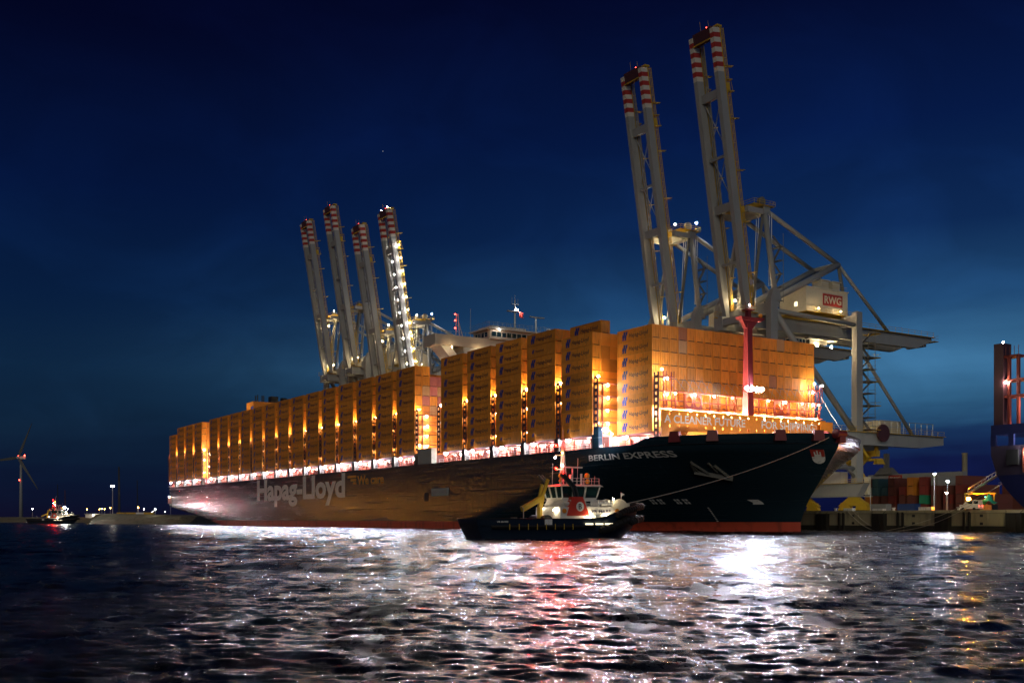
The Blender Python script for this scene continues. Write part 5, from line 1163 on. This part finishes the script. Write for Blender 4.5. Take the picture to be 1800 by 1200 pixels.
for px, h, m_, r, nm in ((153, 7.2, 'l_sod_far', .34, 'lone orange shore lamp beside the white shed'), (175, 7.4, 'l_sod_far', .28, 'small orange shore lamp between white shed and floodlight mast'), (184, 7.4, 'l_sod_far', .28, 'orange shore lamp just before the floodlight mast'),
                     (194, 8.2, 'l_sod_far', .34, 'orange shore lamp at the floodlight mast foot'), (243, 8.6, 'l_sod_far', .40, 'bright orange shore lamp above the yellow containers'), (57, 7.4, 'l_shore', .30, 'white shore lamp between wind turbine and small tugboat'), (119, 7.4, 'l_shore', .26, 'white shore lamp beside the slender brown mast'),
                     (179, 7.6, 'l_shore', .24, 'tiny white shore lamp between the orange lamps'), (253, 7.4, 'l_shore', .28, 'white shore lamp above the yellow container row'), (268, 5.2, 'l_shore', .16, 'tiny white shore lamp at the container row end'), (290, 5.4, 'l_shore', .14, 'tiny white shore lamp nearest the ship stern'), (300, 10.4, 'l_sod_far', .42, 'orange shore lamp beside the ship stern')):
    lamp_post(WORLD, (far(px, Yf+20), Yf+20, 3.0), h, nm, m_, r, .5, 'lamps along the far shore', .12)
for i, (x, y) in enumerate(((-424, 628), (-421, 600), (-427, 572), (-420, 546), (-425, 520), (-421, 494), (-426, 466), (-422, 436), (-428, 402))):
    lamp_post(WORLD, (x, y, 3.6), rnd.uniform(5.2, 8.6), 'orange sodium lamp on the near shore, %s from the sand bank' % ORD[i+1], 'l_sod_big', .5, .8, 'sodium lamps on the near left shore', .16)
T = Thing('floodlight_mast', 'tall floodlight mast with a white lamp on the far shore', 'mast', (far(198, 700), 700, 3.0), WORLD)
x_ = far(198, 700); T.add('pole', MB().tube((x_, 700, 3.0), (x_, 700, 24.4), .35, 8, r2=.2), M['steel']); T.add('lamp_ring', MB().tube((x_, 700, 24.4), (x_, 700, 24.9), 1.1, 10), M['dark'])
for k in range(5): T.add('lamp', bulb((x_+.9*math.cos(k*1.26), 700+.9*math.sin(k*1.26), 24.15), .3), M['l_shore'])
for px, Y, zt, nm in ((210, 720, 37.0, 'tall thick dark mast beside the floodlight mast'), (115, 900, 26, 'slender dark brown mast between the small tugboat and white shed'), (102, 1000, 34, 'thin dark lattice mast behind the small tugboat'), (242, 950, 36, 'faint thin mast over the yellow containers')):
    x_ = far(px, Y); single('mast', nm, 'mast', MB().tube((x_, Y, 2.5), (x_-.4, Y, zt), .9 if zt > 36.5 else .6, 8, r2=.5 if zt > 36.5 else .3).tube((x_-.4, Y, zt), (x_-.4, Y, zt+.8), .35, 6), M['dark'] if zt != 26 else M['lashdark'], (x_, Y, 3), WORLD, group='masts on the far shore')
for i, (a, b_, m_, nm) in enumerate(((205, 219, 'yellow', 'yellow site container on sand bank, nearest the floodlight mast'), (221, 238, 'yellow', 'yellow site container on sand bank, next to the white one'), (239, 252, 'letter_white', 'white site container between the yellow ones'), (253, 269, 'yellow', 'yellow site container on sand bank, nearest the ship stern'))):
    x0, x1 = far(a, 640), far(b_, 640); mb = MB().box((x0, 640, 3.9), (x1, 642.4, 6.6))
    for k in range(6): mb.box((x0+(k+.3)*(x1-x0)/6, 639.92, 4.1), (x0+(k+.6)*(x1-x0)/6, 640.05, 6.4))
    single('site_container', nm, 'container', mb, M[m_], (x0, 640, 3.9), WORLD, group='site containers on the sand bank')
T = Thing('shed', 'low white lit shed on the far shore', 'building', (far(165, 760), 760, 3.5), WORLD); xa, xb = far(150, 760), far(189, 760)
T.add('wall', MB().box((xa, 760, 3.4), (xb, 768, 6.0)), M['white']); T.add('roof', MB().box((xa-.5, 759.4, 6.0), (xb+.5, 768.5, 6.4)), M['crane']); T.add('wall_lamp', bulb((far(165, 758), 757, 5.4), .3), M['l_shore'])
T = Thing('bank_lamp', 'work lamp low on the pale sand bank', 'lamp', (-192, 583, 3), WORLD); T.add('post', MB().tube((-196, 590, 3), (-196, 590, 8), .1, 6), M['steel']); T.add('lamp', bulb((-196, 589.6, 8.0), .3), M['l_shore'])
# wind turbine
M['turb'] = mat('turbine_blade_grey', (.10, .11, .11), .6)
T = Thing('wind_turbine', 'pale wind turbine with red lamps far off beyond the shore', 'wind turbine', (far(37, 1500), 1500, 3), WORLD); x_ = far(37, 1500)
T.add('tower', MB().tube((x_, 1500, 3), (x_, 1500, 86), 2.6, 12, r2=1.5), M['crane'], smooth=True); T.add('nacelle', MB().box((x_-2.5, 1495, 86), (x_+8.5, 1500, 90)), M['white'])
hub = (x_-1.5, 1494, 88); T.add('hub', MB().sphere(hub, 2.2, 10, 6), M['white'], smooth=True)
for a_ in (82, 202, 322-6):
    a_ = rad(a_-14); dx, dz_ = math.cos(a_), math.sin(a_); px_, pz_ = -dz_, dx; o = []
    for s, wd in ((1, 1.1), (8, 2.0), (52, .35)):
        for k, yy in ((-1, -.3), (1, .3)): o.append((hub[0]+dx*s+px_*wd*k, hub[1]+yy, hub[2]+dz_*s+pz_*wd*k))
    mb = MB()._add(o+[(p[0], p[1]+.7, p[2]) for p in o], [(0, 1, 3, 2), (2, 3, 5, 4), (6, 8, 9, 7), (8, 10, 11, 9), (0, 2, 8, 6), (2, 4, 10, 8), (1, 7, 9, 3), (3, 9, 11, 5), (4, 5, 11, 10)]); T.add('blade', mb, M['turb'])
for p, r in (((x_+7.5, 1494.5, 91.0), 1.0), ((x_-1, 1494.5, 90.6), .7), ((x_-1.4, 1497.5, 57), .8)): T.add('warning_lamp', bulb(p, r), M['l_red'])
